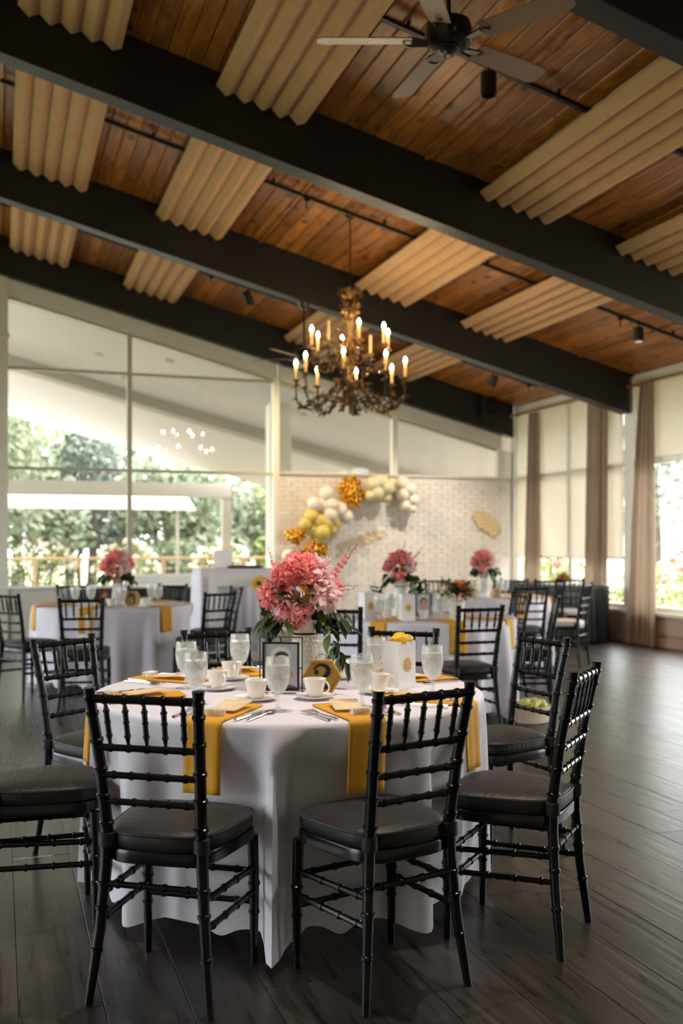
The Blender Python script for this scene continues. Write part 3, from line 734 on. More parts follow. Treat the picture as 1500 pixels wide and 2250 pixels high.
# ------------------------------------------------------------------ tables and cloths
def table_under(c, label, zt=.752, r=.745):
    t = empty('round_table', (c[0], c[1], 0)); tag(t, label, 'table', 'round banquet tables')
    MB().lathe([(0, zt - .03), (r, zt - .03), (r, zt), (0, zt)], 40).build('table_top', M['hexwood'], t)
    for k in range(4):
        a = PI / 4 + k * PI / 2
        MB().tube([(.5 * math.cos(a), .5 * math.sin(a), zt - .03), (.55 * math.cos(a), .55 * math.sin(a), 0)], .015, 8).build('leg', M['black_metal'], t)
    return t
def cloth(c, label, seed, n=13, r=.755, zt=.762, phase=0, amp=.075, group='white tablecloths', mat='cloth', hem=.030, valley=.045, segs=260):
    rs = random.Random(seed); pk = []
    a = phase
    for k in range(n):
        pk.append((phase + 2 * PI * (k + rs.uniform(-.28, .28) * (k > 0)) / n, rs.uniform(.55, 1.0) if k else 1.35, rs.uniform(.065, .105) if k else .085))
    def fold(t):
        v = 0
        for (p, h, w) in pk:
            d = (t - p + PI) % (2 * PI) - PI
            v += h * math.exp(-abs(d / w) ** (4 if h > 1.2 else 2))
        return v
    push = []
    for (o_, f_) in CHAIRS:
        fr_ = o_ + f_ * .20 - Vector((c[0], c[1], 0))
        if fr_.length < 1.0 and fr_.dot(f_) < 0: push.append((math.atan2(fr_.y, fr_.x), fr_.length * .985 - .035))
    def sm(x): x = max(0, min(1, x)); return x * x * (3 - 2 * x)
    def clampr(q, t, z):
        for (a_, d_) in push:
            dd = abs((t - a_ + PI) % (2 * PI) - PI)
            w = sm((.315 - dd) / .075) * sm((.72 - z) / .17)
            if q > d_: q = q + (d_ - q) * w
        return q
    mb = MB(); rows = [(r * q, zt, 0) for q in (0.02, .3, .6, .85, .96)] + [(r - .004, zt - .001, 0), (r + .004, zt - .006, 0), (r + .008, zt - .018, 0)]
    for i in range(1, 19):
        s = i / 18; rows.append((None, zt - .018 - (zt - .018 - hem) * s, s))
    vs_ = []
    for (rr, z, s) in rows:
        for k in range(segs):
            t = 2 * PI * k / segs
            if rr is None:
                f = fold(t)
                q = r + .008 - s ** .7 * valley + (s ** .6) * amp * f + .004 * s * math.sin(t * 31 + seed)
                zz = z + (.05 * (1 - min(f, 1)) * s ** 3); q = clampr(q, t, z)
            else: q, zz = rr, z
            vs_.append((q * math.cos(t), q * math.sin(t), zz))
    fs = [list(range(segs))]
    for i in range(len(rows) - 1):
        for k in range(segs): fs.append((i * segs + k, i * segs + (k + 1) % segs, (i + 1) * segs + (k + 1) % segs, (i + 1) * segs + k))
    fs = [f[::-1] for f in fs]
    o = mb.add(vs_, fs).build('tablecloth', M[mat], angle=1.5)
    o.location = (c[0], c[1], 0)
    tag(o, label, 'tablecloth', group)
    return o
table_under(T2, 'round table hidden under the white cloth with the child photo')
table_under(T3, 'round table hidden under the white cloth near the black table')
table_under(T4, 'round table hidden under the white cloth with the gift bags')
table_under(T5, 'round table hidden under the far white cloth by the side windows')
p = on(622, 2108, 0); ph = math.atan2(p.y - T2[1], p.x - T2[0])
cloth(T2, 'white floor-length tablecloth with deep folds on table 2', 4, 17, phase=ph, amp=.115)
cloth(T3, 'white floor-length tablecloth on table 3', 8, 16, phase=-1.2, amp=.09)
cloth(T4, 'white floor-length tablecloth on the gift bag table', 15, 16, phase=-1.0, amp=.09)
cloth(T5, 'white floor-length tablecloth on the far table by the side windows', 21, 16, phase=-.8, amp=.09)
# ------------------------------------------------------------------ tableware
ZT2 = .7635          # top of the cloth
def goblet_mb():
    g = MB()
    o = [(.0, 0), (.034, 0), (.035, .003), (.012, .009), (.0062, .020), (.0075, .030), (.0060, .040), (.0095, .052), (.021, .063), (.034, .085), (.0415, .115), (.0435, .140), (.0415, .165), (.0395, .186)]
    i = [(.0380, .186), (.0398, .165), (.0418, .140), (.0395, .115), (.032, .086), (.019, .066), (.0, .058)]
    g.lathe(o + i, 26); return g
def make_goblet():
    r = empty('water_goblet'); goblet_mb().build('goblet_bowl', M['goblet'], r, angle=1.2)
    MB().lathe([(.0, .059), (.0185, .067), (.0315, .087), (.039, .115), (.0412, .140), (.0400, .157), (.0, .157)], 22).build('water', M['water'], r, angle=1.0)
    ib = MB(); q = random.Random(2)
    for k in range(5):
        Mx = Matrix.Translation((q.uniform(-.02, .02), q.uniform(-.02, .02), .150 + q.uniform(-.004, .006))) @ Euler((q.random(), q.random(), q.random())).to_matrix().to_4x4()
        ib.box(-.008, .008, -.008, .008, -.008, .008, Mx)
    ib.build('ice', M['water'], r, smooth=False, bevel=.002); return r
def make_cup():
    r = empty('coffee_cup')
    MB().lathe([(0, .014), (.024, .014), (.025, .017), (.027, .020), (.033, .036), (.0375, .058), (.0435, .079), (.0425, .0795), (.0360, .058), (.0310, .036), (.024, .022), (.0, .020)], 26).build('cup_bowl', M['china'], r, angle=1.0)
    pts = []
    for k in range(11):
        a = R(100 - 200 * k / 10); pts.append((.040 + .022 * max(0, math.cos(a)) + (.002 if k < 3 else 0) - .004 * (k > 8), 0, .049 + .021 * math.sin(a)))
    MB().tube(pts, [.0036] * 11, 8).build('handle', M['china'], r)
    return r
def make_saucer():
    return MB().lathe([(0, 0), (.042, 0), (.044, .003), (.060, .007), (.076, .0125), (.0765, .0145), (.060, .0105), (.040, .007), (.030, .0065), (.028, .0080), (.0, .0080)], 32).build('saucer', M['china'], None, angle=1.0)
gob = make_goblet(); cup = make_cup(); sau = make_saucer()
flags = {'g': 0, 'c': 0, 's': 0}
def put_goblet(p, label, group, s=1):
    if not flags['g']: flags['g'] = 1; o = gob; o.location = p; o.scale = (s,) * 3
    else: o = copy_tree(gob, p, random.Random(p.x).random() * 6, s)
    tag(o, label, 'goblet', group); return o
def put_cup(p, rz, label, group, saucer=True, s=1):
    if saucer:
        if not flags['s']: flags['s'] = 1; q = sau; q.location = p
        else: q = dup(sau, None, p)
        q.scale = (s,) * 3
        tag(q, 'white china saucer under ' + label, 'saucer', 'saucers' + group[4:])
    pc = Vector((p.x, p.y, p.z - .0045 * s))
    if not flags['c']: flags['c'] = 1; o = cup; o.location = pc; o.rotation_euler = (0, 0, rz)
    else: o = copy_tree(cup, pc, rz, s)
    tag(o, 'white china ' + label, 'cup', group); return o
def top_t(px, ytop, h, z=ZT2):
    """point on a table top whose thing of height h reaches picture row ytop"""
    t = FPX * (CAM_H - z - h) / (ytop - 1199.0); return cam_pt(t, t * (px - 750) / FPX, z)
GG = 'goblets on table 2'
for px, yt, lb in ((610, 1443, 'water goblet with ice in front of the child photo frame'), (795, 1437, 'water goblet beside the numbered hexagon, before the gift bag'), (430, 1433, 'water goblet in front of another goblet, by two coffee cups'),
                   (409, 1410, 'water goblet half behind another goblet on table 2'), (527, 1393.5, 'water goblet behind two coffee cups and in front of a chair back'), (826, 1401, 'water goblet next to the hidden side of the gift bag'),
                   (950, 1418, 'water goblet standing alone past the gift bag sticker'), (697, 1394, 'water goblet behind the white pitcher')):
    put_goblet(top_t(px, yt, .186), lb, GG)
CC = 'cups on table 2'
for px, yt, rz, lb in ((691, 1488, -.5, 'coffee cup in front of the numbered hexagon'), (563, 1491, -.3, 'coffee cup beside the goblet at the photo frame'), (477, 1471, -.9, 'coffee cup nearest the paired goblets'),
                       (508, 1452, -1.2, 'coffee cup with its handle before the far goblet'), (746, 1450, .5, 'coffee cup peeping out behind the hexagon'), (832, 1478, .2, 'coffee cup between the goblet and the gift bag')):
    put_cup(top_t(px, yt, .079), -TH + rz, lb, CC)

# ---- napkins, menu cards, favours and cutlery: one set before each chair
def napkin_mesh(rin, redge, drop, w, skew=0):
    th = .006; prof = []
    n1 = 6
    for i in range(n1 + 1): prof.append((rin + (redge - rin) * i / n1, ZT2 + .0015))
    for i in range(1, 5):
        a = PI / 2 * i / 4; prof.append((redge + .016 * math.sin(a), ZT2 + .0015 - .016 * (1 - math.cos(a))))
    for i in range(1, 11): prof.append((redge + .016 + .012 * i / 10, ZT2 - .0145 - drop * i / 10))
    mb = MB(); vs_ = []; fs = []; cols = 9
    for j, (rr, z) in enumerate(prof):
        for k in range(cols):
            u = k / (cols - 1) - .5
            wob = .004 * math.sin(u * 14) * max(0, (j - n1) / 14)
            vs_.append((u * w + skew * max(0, j - n1) / 14, rr + wob, z))
    m = len(prof)
    for (j, k) in [(j, k) for j in range(m - 1) for k in range(cols - 1)]:
        fs.append((j * cols + k, j * cols + k + 1, (j + 1) * cols + k + 1, (j + 1) * cols + k))
    o = mb.add(vs_, fs).build('napkin', M['napkin'], None, angle=1.3)
    md = o.modifiers.new('thick', 'SOLIDIFY'); md.thickness = th; md.offset = 1
    return o
def fork_mesh():
    mb = MB()
    mb.tube([(0, -.10, .002), (0, -.06, .003), (0, .02, .003), (0, .045, .006)], [.0058, .0042, .0030, .0034], 6)
    mb.box(-.0115, .0115, .044, .058, .003, .006)
    for k in range(4):
        xx = -.0096 + k * .0064; mb.tube([(xx, .056, .0045), (xx, .085, .0075), (xx, .097, .0055)], [.0019, .0017, .001], 5)
    return mb
def knife_mesh():
    mb = MB(); mb.tube([(0, -.105, .003), (0, -.05, .004), (0, -.005, .0035)], [.0062, .0058, .0042], 6)
    mb.hexa([(-.004, -.005, .002), (.006, -.005, .002), (.010, .06, .002), (-.004, .10, .002), (-.004, -.005, .005), (.006, -.005, .004), (.010, .06, .0035), (-.004, .10, .004)]); return mb
def spoon_mesh():
    mb = MB(); mb.tube([(0, -.095, .002), (0, -.04, .003), (0, .03, .004), (0, .05, .006)], [.0055, .004, .003, .0035], 6)
    mb.ball((0, .07, .006), .018, 10, 6, (1, 1.5, .28)); return mb
fork0 = fork_mesh().build('fork', M['silver']); knife0 = knife_mesh().build('knife', M['silver']); spoon0 = spoon_mesh().build('spoon', M['silver'])
PROT = [fork0, knife0, spoon0]
def put(o0, name, c, ang, rad, off, rz, label, cat, group, z=ZT2 + .001):
    """polar place on a table: ang world direction from the centre, off sideways, rz extra turn; local +y points to the centre"""
    d = Vector((math.cos(ang), math.sin(ang), 0)); s = Vector((-d.y, d.x, 0))
    o = dup(o0, None, Vector((c[0], c[1], z)) + d * rad + s * off, (0, 0, ang + PI / 2 + rz)); o.name = name
    return tag(o, label, cat, group)
card0 = MB(); vs_ = []
for j in range(5):
    for i in range(2): vs_.append(((i - .5) * .098, (j / 4 - .5) * .155, .010 + .012 * (j / 4) ** 2))
card0.add(vs_, [(2 * j, 2 * j + 1, 2 * j + 3, 2 * j + 2) for j in range(4)])
card0 = card0.build('menu_card', M['card'], None, angle=1.5); cmd = card0.modifiers.new('thick', 'SOLIDIFY'); cmd.thickness = .0012
def favour():
    r = empty('favour_box')
    MB().box(-.032, .032, -.022, .022, 0, .020).build('clear_box', M['clear'], r, smooth=False, bevel=.002)
    mb = MB(); q = random.Random(9)
    for k in range(12): mb.ball((q.uniform(-.024, .024), q.uniform(-.014, .014), .006 + q.uniform(0, .007)), .0055, 6, 4)
    mb.build('sweets', M['goldtone'], r)
    MB().box(-.0325, .0325, -.004, .004, -.0002, .0205).build('ribbon', M['paper'], r, smooth=False)
    return r
fav0 = favour(); favused = [False]
ch2 = [(233, 'the chair in line with the photo frame', .0), (274, 'the chair before the hexagon sign', .02), (312, 'the pulled-out chair', .0), (9, 'the chair before the fruit basket', 0), (44, 'the chair behind the gift bag', 0), (95, 'the chair behind the coffee cups', 0), (133, 'the chair facing away from table 3', 0), (181, 'the side-on chair', 0)]
for k, (deg, who, sk) in enumerate(ch2):
    a = R(deg)
    nk = napkin_mesh(.42, .748, .215, .13, sk); nk.location = (T2[0], T2[1], 0); nk.rotation_euler = (0, 0, a - PI / 2)
    tag(nk, 'mustard yellow napkin hanging over the edge at ' + who, 'napkin', 'napkins on table 2')
    put(card0, 'menu_card', T2, a, .565, .005, (.0, -.25, .1, .2, .1, -.1, .1, .15)[k], 'kraft menu card on the napkin at ' + who, 'card', 'menu cards on table 2', ZT2 + .0085)
    f = fav0 if not favused[0] else copy_tree(fav0); favused[0] = True
    d = Vector((math.cos(a), math.sin(a), 0)); s = Vector((-d.y, d.x, 0))
    f.location = Vector((T2[0], T2[1], ZT2 + .0095)) + d * .685 + s * (.005); f.rotation_euler = (0, 0, a + PI / 2 + .1)
    tag(f, 'clear favour box of sweets at ' + who, 'favour', 'favour boxes on table 2')
    put(fork0, 'fork', T2, a, .62, -.105, .12, 'steel fork beside the napkin at ' + who, 'fork', 'forks on table 2')
    put(fork0, 'fork', T2, a, .63, -.135, .10, 'outer steel fork beside the napkin at ' + who, 'fork', 'forks on table 2')
    put(knife0, 'knife', T2, a, .62, .105, -.1, 'steel knife beside the napkin at ' + who, 'knife', 'knives on table 2')
    put(spoon0, 'spoon', T2, a, .62, .140, -.05, 'steel spoon beside the knife at ' + who, 'spoon', 'spoons on table 2')
for o in (fork0, knife0, spoon0, card0): COL.objects.unlink(o)

# ---- pitcher, frame, hexagon, gift bag
def pitcher(p, rz, s, label):
    r = empty('pitcher', p, rz); r.scale = (s,) * 3; tag(r, label, 'pitcher', 'white enamel pitchers')
    MB().lathe([(0, 0), (.062, 0), (.064, .006), (.061, .05), (.053, .15), (.046, .205), (.0455, .215), (.049, .240), (.057, .268), (.0555, .268), (.047, .240), (.043, .215), (.043, .10), (.0, .08)], 32).build('pitcher_body', M['enamel'], r, angle=.9)
    mb = MB()      # raised diamond lattice round the shoulder
    for row in range(6):
        z = .095 + row * .020
        for k in range(22):
            a = 2 * PI * (k + .5 * (row % 2)) / 22; rr = .0585 - (z - .05) * .075
            mb.ball((rr * math.cos(a), rr * math.sin(a), z), .0058, 5, 4, (.7, .7, 1.3))
    mb.build('lattice', M['enamel'], r)
    MB().lathe([(.0475, .209), (.0485, .211), (.0485, .214), (.0475, .216)], 30).build('band', M['iron'], r)
    pts = [(.048, 0, .250), (.075, 0, .262), (.098, 0, .240), (.104, 0, .19), (.092, 0, .12), (.064, 0, .045)]
    fine = []
    for a, b in zip(pts, pts[1:]):
        for q in range(4): fine.append(Vector(a).lerp(Vector(b), q / 4))
    fine.append(Vector(pts[-1]))
    MB().tube(fine, .0055, 8).build('handle', M['enamel'], r, angle=1.4)
    MB().prism([(-.046, -.014, .262), (-.074, 0, .276), (-.046, .014, .262), (-.043, 0, .245)], (0, 0, .004)).build('spout', M['enamel'], r)
    return r
PP = cam_pt(4.02, 4.02 * (668 - 750) / FPX, ZT2)
pitcher(PP, -TH - .15, 1, 'white enamel pitcher with a raised lattice holding the big pink bouquet on table 2')

def photo_frame(p, rz, s, label, hat=True):
    r = empty('photo_frame', p, rz); r.scale = (s,) * 3; tag(r, label, 'photo frame')
    # local x right, y away from the viewer, z up
    w, h = .082, .218
    st = MB()
    for (a, b) in (((-w, 0, .004), (w, 0, .004)), ((w, 0, .004), (w, 0, h)), ((w, 0, h), (-w, 0, h)), ((-w, 0, h), (-w, 0, .004)), ((-w, .06, .004), (w, .06, .004)), ((-w, 0, .004), (-w, .06, .004)), ((w, 0, .004), (w, .06, .004)), ((0, 0, h - .026), (0, 0, h)), ((-w, 0, .1), (-w + .018, 0, .1)), ((w - .018, 0, .1), (w, 0, .1))):
        st.tube([a, b], .0022, 6)
    st.build('wire_stand', M['iron'], r)
    fw, z0, z1 = .064, .022, .192
    fr = MB()
    fr.box(-fw - .006, -fw, -.007, .007, z0, z1); fr.box(fw, fw + .006, -.007, .007, z0, z1); fr.box(-fw - .006, fw + .006, -.007, .007, z1, z1 + .006); fr.box(-fw - .006, fw + .006, -.007, .007, z0 - .006, z0)
    fr.build('frame_rim', M['iron'], r, smooth=False)
    pr = MB().box(-fw, fw, .001, .003, z0, z1).build('portrait', M['print_bg'] if hat else M['print_red'], r, smooth=False)
    def disc(cx, cz, rx, rz_, y, mat, nm, a0=0, a1=360, n=26):
        poly = [(cx + rx * math.cos(R(a0 + (a1 - a0) * k / n)), y, cz + rz_ * math.sin(R(a0 + (a1 - a0) * k / n))) for k in range(n)]
        MB().prism(poly, (0, .0003, 0)).build(nm, M[mat], pr, smooth=False)
    if hat:
        disc(.0, .150, .040, .030, .0006, 'paper', 'printed_hat'); disc(.002, .133, .031, .030, .0004, 'hair', 'printed_hair'); disc(.004, .126, .021, .024, .0002, 'print_skin', 'printed_face')
        disc(.006, .060, .046, .044, .0006, 'print_pink', 'printed_dress', 0, 180); disc(.0, .0225, .062, .016, .0004, 'hair', 'printed_ground', 0, 180)
    else:
        disc(.0, .120, .024, .030, .0004, 'print_skin', 'printed_face'); disc(0, .03, .045, .06, .0006, 'print_pink', 'printed_dress', 0, 180)
    MB().box(-fw, fw, -.0035, -.0030, z0, z1).build('glass', M['glass'], r, smooth=False)
    return r
a_, b_ = on(592, 1527, ZT2), on(664, 1521, ZT2)
photo_frame(cam_pt(3.80, 3.80 * (617 - 750) / FPX, ZT2), -TH - .12, 1.0, 'black wire-framed photo of a small child in a white hat, before the pitcher')

def digit(kind):
    mb = MB()
    def stroke(pts):      # pts: x, z, halfwidth
        n = len(pts); L, Rr = [], []
        for i, (x, z, w) in enumerate(pts):
            x0, z0, _ = pts[max(i - 1, 0)]; x1, z1, _ = pts[min(i + 1, n - 1)]
            d = Vector((x1 - x0, z1 - z0)); d = d.normalized() if d.length else Vector((1, 0)); nx, nz = -d.y, d.x
            L.append((x + nx * w, z + nz * w)); Rr.append((x - nx * w, z - nz * w))
        vs_ = [(a, 0, b) for a, b in L] + [(a, 0, b) for a, b in Rr] + [(a, -.004, b) for a, b in L] + [(a, -.004, b) for a, b in Rr]
        fs = []
        for i in range(n - 1):
            fs += [(i, i + 1, n + i + 1, n + i), (2 * n + i, 3 * n + i, 3 * n + i + 1, 2 * n + i + 1), (i, 2 * n + i, 2 * n + i + 1, i + 1), (n + i, n + i + 1, 3 * n + i + 1, 3 * n + i)]
        fs += [(0, n, 3 * n, 2 * n), (n - 1, 3 * n - 1, 4 * n - 1, 2 * n - 1)]
        mb.add(vs_, fs)
    def dot(x, z, r): mb.prism([(x + r * math.cos(2 * PI * k / 18), 0, z + r * math.sin(2 * PI * k / 18)) for k in range(18)], (0, -.004, 0))
    if kind == 2:
        dot(-.020, .016, .0085)
        arc = []
        for k in range(15):
            a = R(172 - 205 * k / 14); arc.append((-.002 + .0255 * math.cos(a), .022 + .0205 * math.sin(a), .0026 + .0062 * (k / 14) ** 1.2))
        arc += [(.010, .002, .0060), (-.006, -.016, .0036), (-.022, -.032, .0024)]
        stroke(arc)
        stroke([(-.027, -.036, .002), (-.015, -.033, .0062), (.004, -.036, .0080), (.020, -.037, .0062), (.027, -.026, .0018)])
    else:
        dot(-.018, .022, .0080); dot(-.018, -.022, .0080)
        for cz, rr in ((.018, .018), (-.017, .021)):
            stroke([(-.002 + rr * math.cos(R(165 - 255 * k / 13)), cz + rr * math.sin(R(165 - 255 * k / 13)) * (1 if cz > 0 else 1), .002 + .006 * math.sin(PI * k / 13)) for k in range(14)] if cz > 0 else
                   [(-.002 + rr * math.cos(R(90 - 255 * k / 13)), cz + rr * math.sin(R(90 - 255 * k / 13)), .002 + .006 * math.sin(PI * k / 13)) for k in range(14)])
    return mb
def hex_sign(p, rz, s, label, kind):
    r = empty('table_number', p, rz); r.scale = (s,) * 3; tag(r, label, 'table number', 'hexagon table numbers')
    rad = .084; hz = rad * math.sin(R(60)); zc = hz
    def ring(q, y): return [(q * math.cos(R(60 * k)), y, zc + q * math.sin(R(60 * k))) for k in range(6)]
    mb = MB(); a, b, c, d = ring(rad, -.016), ring(rad - .008, -.016), ring(rad, .016), ring(rad - .008, .016)
    vs_ = a + b + c + d; fs = []
    for k in range(6):
        j = (k + 1) % 6
        fs += [(k, j, 6 + j, 6 + k), (12 + k, 18 + k, 18 + j, 12 + j), (k, 12 + k, 12 + j, j), (6 + k, 6 + j, 18 + j, 18 + k)]
    mb.add(vs_, fs).build('hexagon_rim', M['hexwood'], r, smooth=False)
    MB().prism(ring(rad - .0075, .002), (0, .008, 0)).build('back_board', M['hexwood'], r, smooth=False)
    dg = digit(kind); dg.xf(Matrix.Translation((.0, .0015, zc)) @ Matrix.Scale(1.18, 4)); dg.build('digit', M['black_paint'], r, smooth=False)
    MB().tube([(.026 * math.cos(R(180 * k / 10)), 0, 2 * hz - .002 + .026 * math.sin(R(180 * k / 10))) for k in range(11)], .0013, 6).build('wire_loop', M['iron'], r)
    return r
hex_sign(cam_pt(3.80, 3.80 * (707 - 750) / FPX, ZT2), -TH - .05, .90, 'wooden hexagon sign with a black 2 beside the child photo', 2)

def gift_bag(p, rz, label, group, tissue=True, s=1):
    r = empty('gift_bag', p, rz); r.scale = (s,) * 3; tag(r, label, 'gift bag', group)
    w, d, h = .050, .043, .188
    mb = MB(); vs_ = [(-w, -d, 0), (w, -d, 0), (w, d, 0), (-w, d, 0), (-w, -d, h), (w, -d, h), (w, d, h), (-w, d, h)]
    mb.add(vs_, [(0, 3, 2, 1), (0, 1, 5, 4), (1, 2, 6, 5), (2, 3, 7, 6), (3, 0, 4, 7)])
    o = mb.build('bag_body', M['paper'], r, smooth=False); md = o.modifiers.new('t', 'SOLIDIFY'); md.thickness = .0012
    q = random.Random(4); fl_ = MB()
    for k in range(10):
        a = 2 * PI * k / 10; c = Vector((.018 * math.cos(a), -d - .0015, h * .50 + .022 * math.sin(a))); u = Vector((math.cos(a), 0, math.sin(a))); v = Vector((-u.z, 0, u.x))
        fl_.add([c - u * .009, c + v * .006 - Vector((0, .0006, 0)), c + u * .010, c - v * .006 - Vector((0, .0006, 0))], [(0, 1, 2, 3)])
    fl_.prism([(.012 * math.cos(2 * PI * k / 14), -d - .0012, h * .5 + .014 * math.sin(2 * PI * k / 14)) for k in range(14)], (0, -.001, 0))
    fl_.build('gold_flower_sticker', M['goldtone'], r, smooth=False)
    if tissue:
        mb = MB()
        for k in range(9):
            c = Vector((q.uniform(-w + .02, w - .02), q.uniform(-d + .014, d - .014), h - .004 + q.uniform(0, .014)))
            mb.ball(c, .022, 12, 8, (1.1, 1.0, .95))
        for v in mb.v:
            nn = Vector((math.sin(v.x * 190 + v.z * 90), math.sin(v.y * 170 + v.x * 60), math.sin(v.x * 120 + v.y * 200))) * .0035
            v += nn
        mb.build('tissue', M['tissue'], r, angle=.35)
    hd_ = MB()
    for k in range(13):
        a = PI * k / 12; hd_.ball((.026 * math.cos(a), -d + .002, h - .012 + .022 * math.sin(a)), .0042, 7, 5)
    hd_.build('bead_handle', M['clear'], r)
    return r
gift_bag(on(884, 1513, ZT2) + Vector((-.0, .035, 0)), -TH + .78, 'white paper gift bag with yellow tissue and gold flower sticker on table 2', 'white gift bags')

# ---- flowers
def petal_head(name, mat, n, rad, ps, seed, squash=.85):
    q = random.Random(seed); mb = MB()
    for k in range(n):
        z = 1 - 1.65 * (k + .5) / n; a = k * 2.39996
        rr = math.sqrt(max(0, 1 - z * z)); d = Vector((rr * math.cos(a), rr * math.sin(a), z)); d = (d + Vector((q.uniform(-.2, .2), q.uniform(-.2, .2), q.uniform(-.2, .2)))).normalized()
        t = d.cross(Vector((q.uniform(-1, 1), q.uniform(-1, 1), q.uniform(-1, 1)))).normalized(); b = d.cross(t)
        c = d * rad * q.uniform(.62, 1.0); c.z *= squash
        L = ps * q.uniform(.75, 1.25); wd = L * q.uniform(.55, .8)
        tip = (d * q.uniform(.2, .9) + t * 1.0).normalized()
        p = [c - t * L * .15, c + tip * L * .45 + b * wd * .5 - d * L * .05, c + tip * L * .45 + d * L * .10, c + tip * L * .45 - b * wd * .5 - d * L * .05, c + tip * L * 1.0 + b * wd * .22 + d * L * .1, c + tip * L * 1.0 - b * wd * .22 + d * L * .1]
        mb.add(p, [(0, 1, 2), (0, 2, 3), (1, 4, 2), (2, 4, 5), (2, 5, 3)])
    return mb.build(name, mat, None, angle=1.4)
HEAD = {'pink': petal_head('flower_head', M['petal'], 130, .060, .040, 1), 'pale': petal_head('flower_head', M['petal_pale'], 130, .060, .040, 2),
        'white': petal_head('flower_head', M['petal_white'], 90, .05, .034, 3), 'orange': petal_head('flower_head', M['petal_orange'], 90, .05, .034, 4), 'yellow': petal_head('flower_head', M['petal_yellow'], 60, .035, .028, 5)}
def leaf_mesh(name, mat, L=.085, w=.05):
    mb = MB(); vs_ = []; fs = []
    prof = [(0, 0), (.12, .55), (.32, 1.0), (.55, .85), (.78, .45), (1, 0)]
    for (s, k) in prof:
        for u in (-1, 0, 1): vs_.append((u * k * w / 2, s * L, -.25 * L * s * s + abs(u) * k * w * .16))
    for i in range(len(prof) - 1):
        for j in range(2): fs.append((i * 3 + j, i * 3 + j + 1, (i + 1) * 3 + j + 1, (i + 1) * 3 + j))
    return mb.add(vs_, fs).build(name, mat, None, angle=1.4)
LEAF = leaf_mesh('leaf', M['leaf']); LEAF2 = leaf_mesh('leaf', M['leaf_fresh'])
def sprig_mesh(mat, seed, blooms):
    q = random.Random(seed); mb = MB(); pts = [Vector((0.006 * math.sin(k * .9), .0, .018 * k)) for k in range(10)]
    mb.tube(pts, [.0016 - .00010 * k for k in range(10)], 5)
    for k in range(2, 10):
        for j in range(3):
            a = q.uniform(0, 6.28); p = pts[k]; d = Vector((math.cos(a) * .7, math.sin(a) * .7, .7)); L = .016 if not blooms or k > 6 else .020
            t = d.orthogonal().normalized() * (.0028 if not blooms or k > 6 else .009)
            mb.add([p, p + d * L * .5 + t, p + d * L, p + d * L * .5 - t], [(0, 1, 2, 3)])
    return mb.build('sprig', mat, None)
SPR = sprig_mesh(M['sprig'], 1, False); SPB = sprig_mesh(M['petal'], 2, True)
PROTF = list(HEAD.values()) + [LEAF, LEAF2, SPR, SPB]

def look_rot(d, roll=0):
    d = Vector(d).normalized(); return (d.to_track_quat('Z', 'Y') @ Euler((0, 0, roll)).to_quaternion()).to_euler()
def bouquet(p, label, heads, leaves, sprigs, s=1.0, seed=0, rz=0, name='bouquet', group='bouquets on the tables'):
    """heads: kind, (x, y, z), size; x right as seen, y towards the viewer"""
    r = empty(name, p, rz); r.scale = (s,) * 3; tag(r, label, 'flowers', group)
    q = random.Random(seed)
    core = MB()
    for kind, c, sz in heads:
        c = Vector(c); dup(HEAD[kind], r, c, look_rot(c * 1.0 + Vector((0, 0, .02)), q.uniform(0, 6)), sz)
        core.tube([(0, 0, -.10), (c.x * .5, c.y * .5, c.z * .4), c], .0022, 5)
    core.build('stems', M['sprig'], r)
    for (c, d, sz, fresh) in leaves:
        qd = Vector(d).normalized()
        rot = qd.to_track_quat('Y', 'Z').to_euler()
        dup(LEAF2 if fresh else LEAF, r, c, rot, sz)
    for (c, d, sz, bl) in sprigs:
        dup(SPB if bl else SPR, r, c, look_rot(d, q.uniform(0, 6)), sz)
    return r
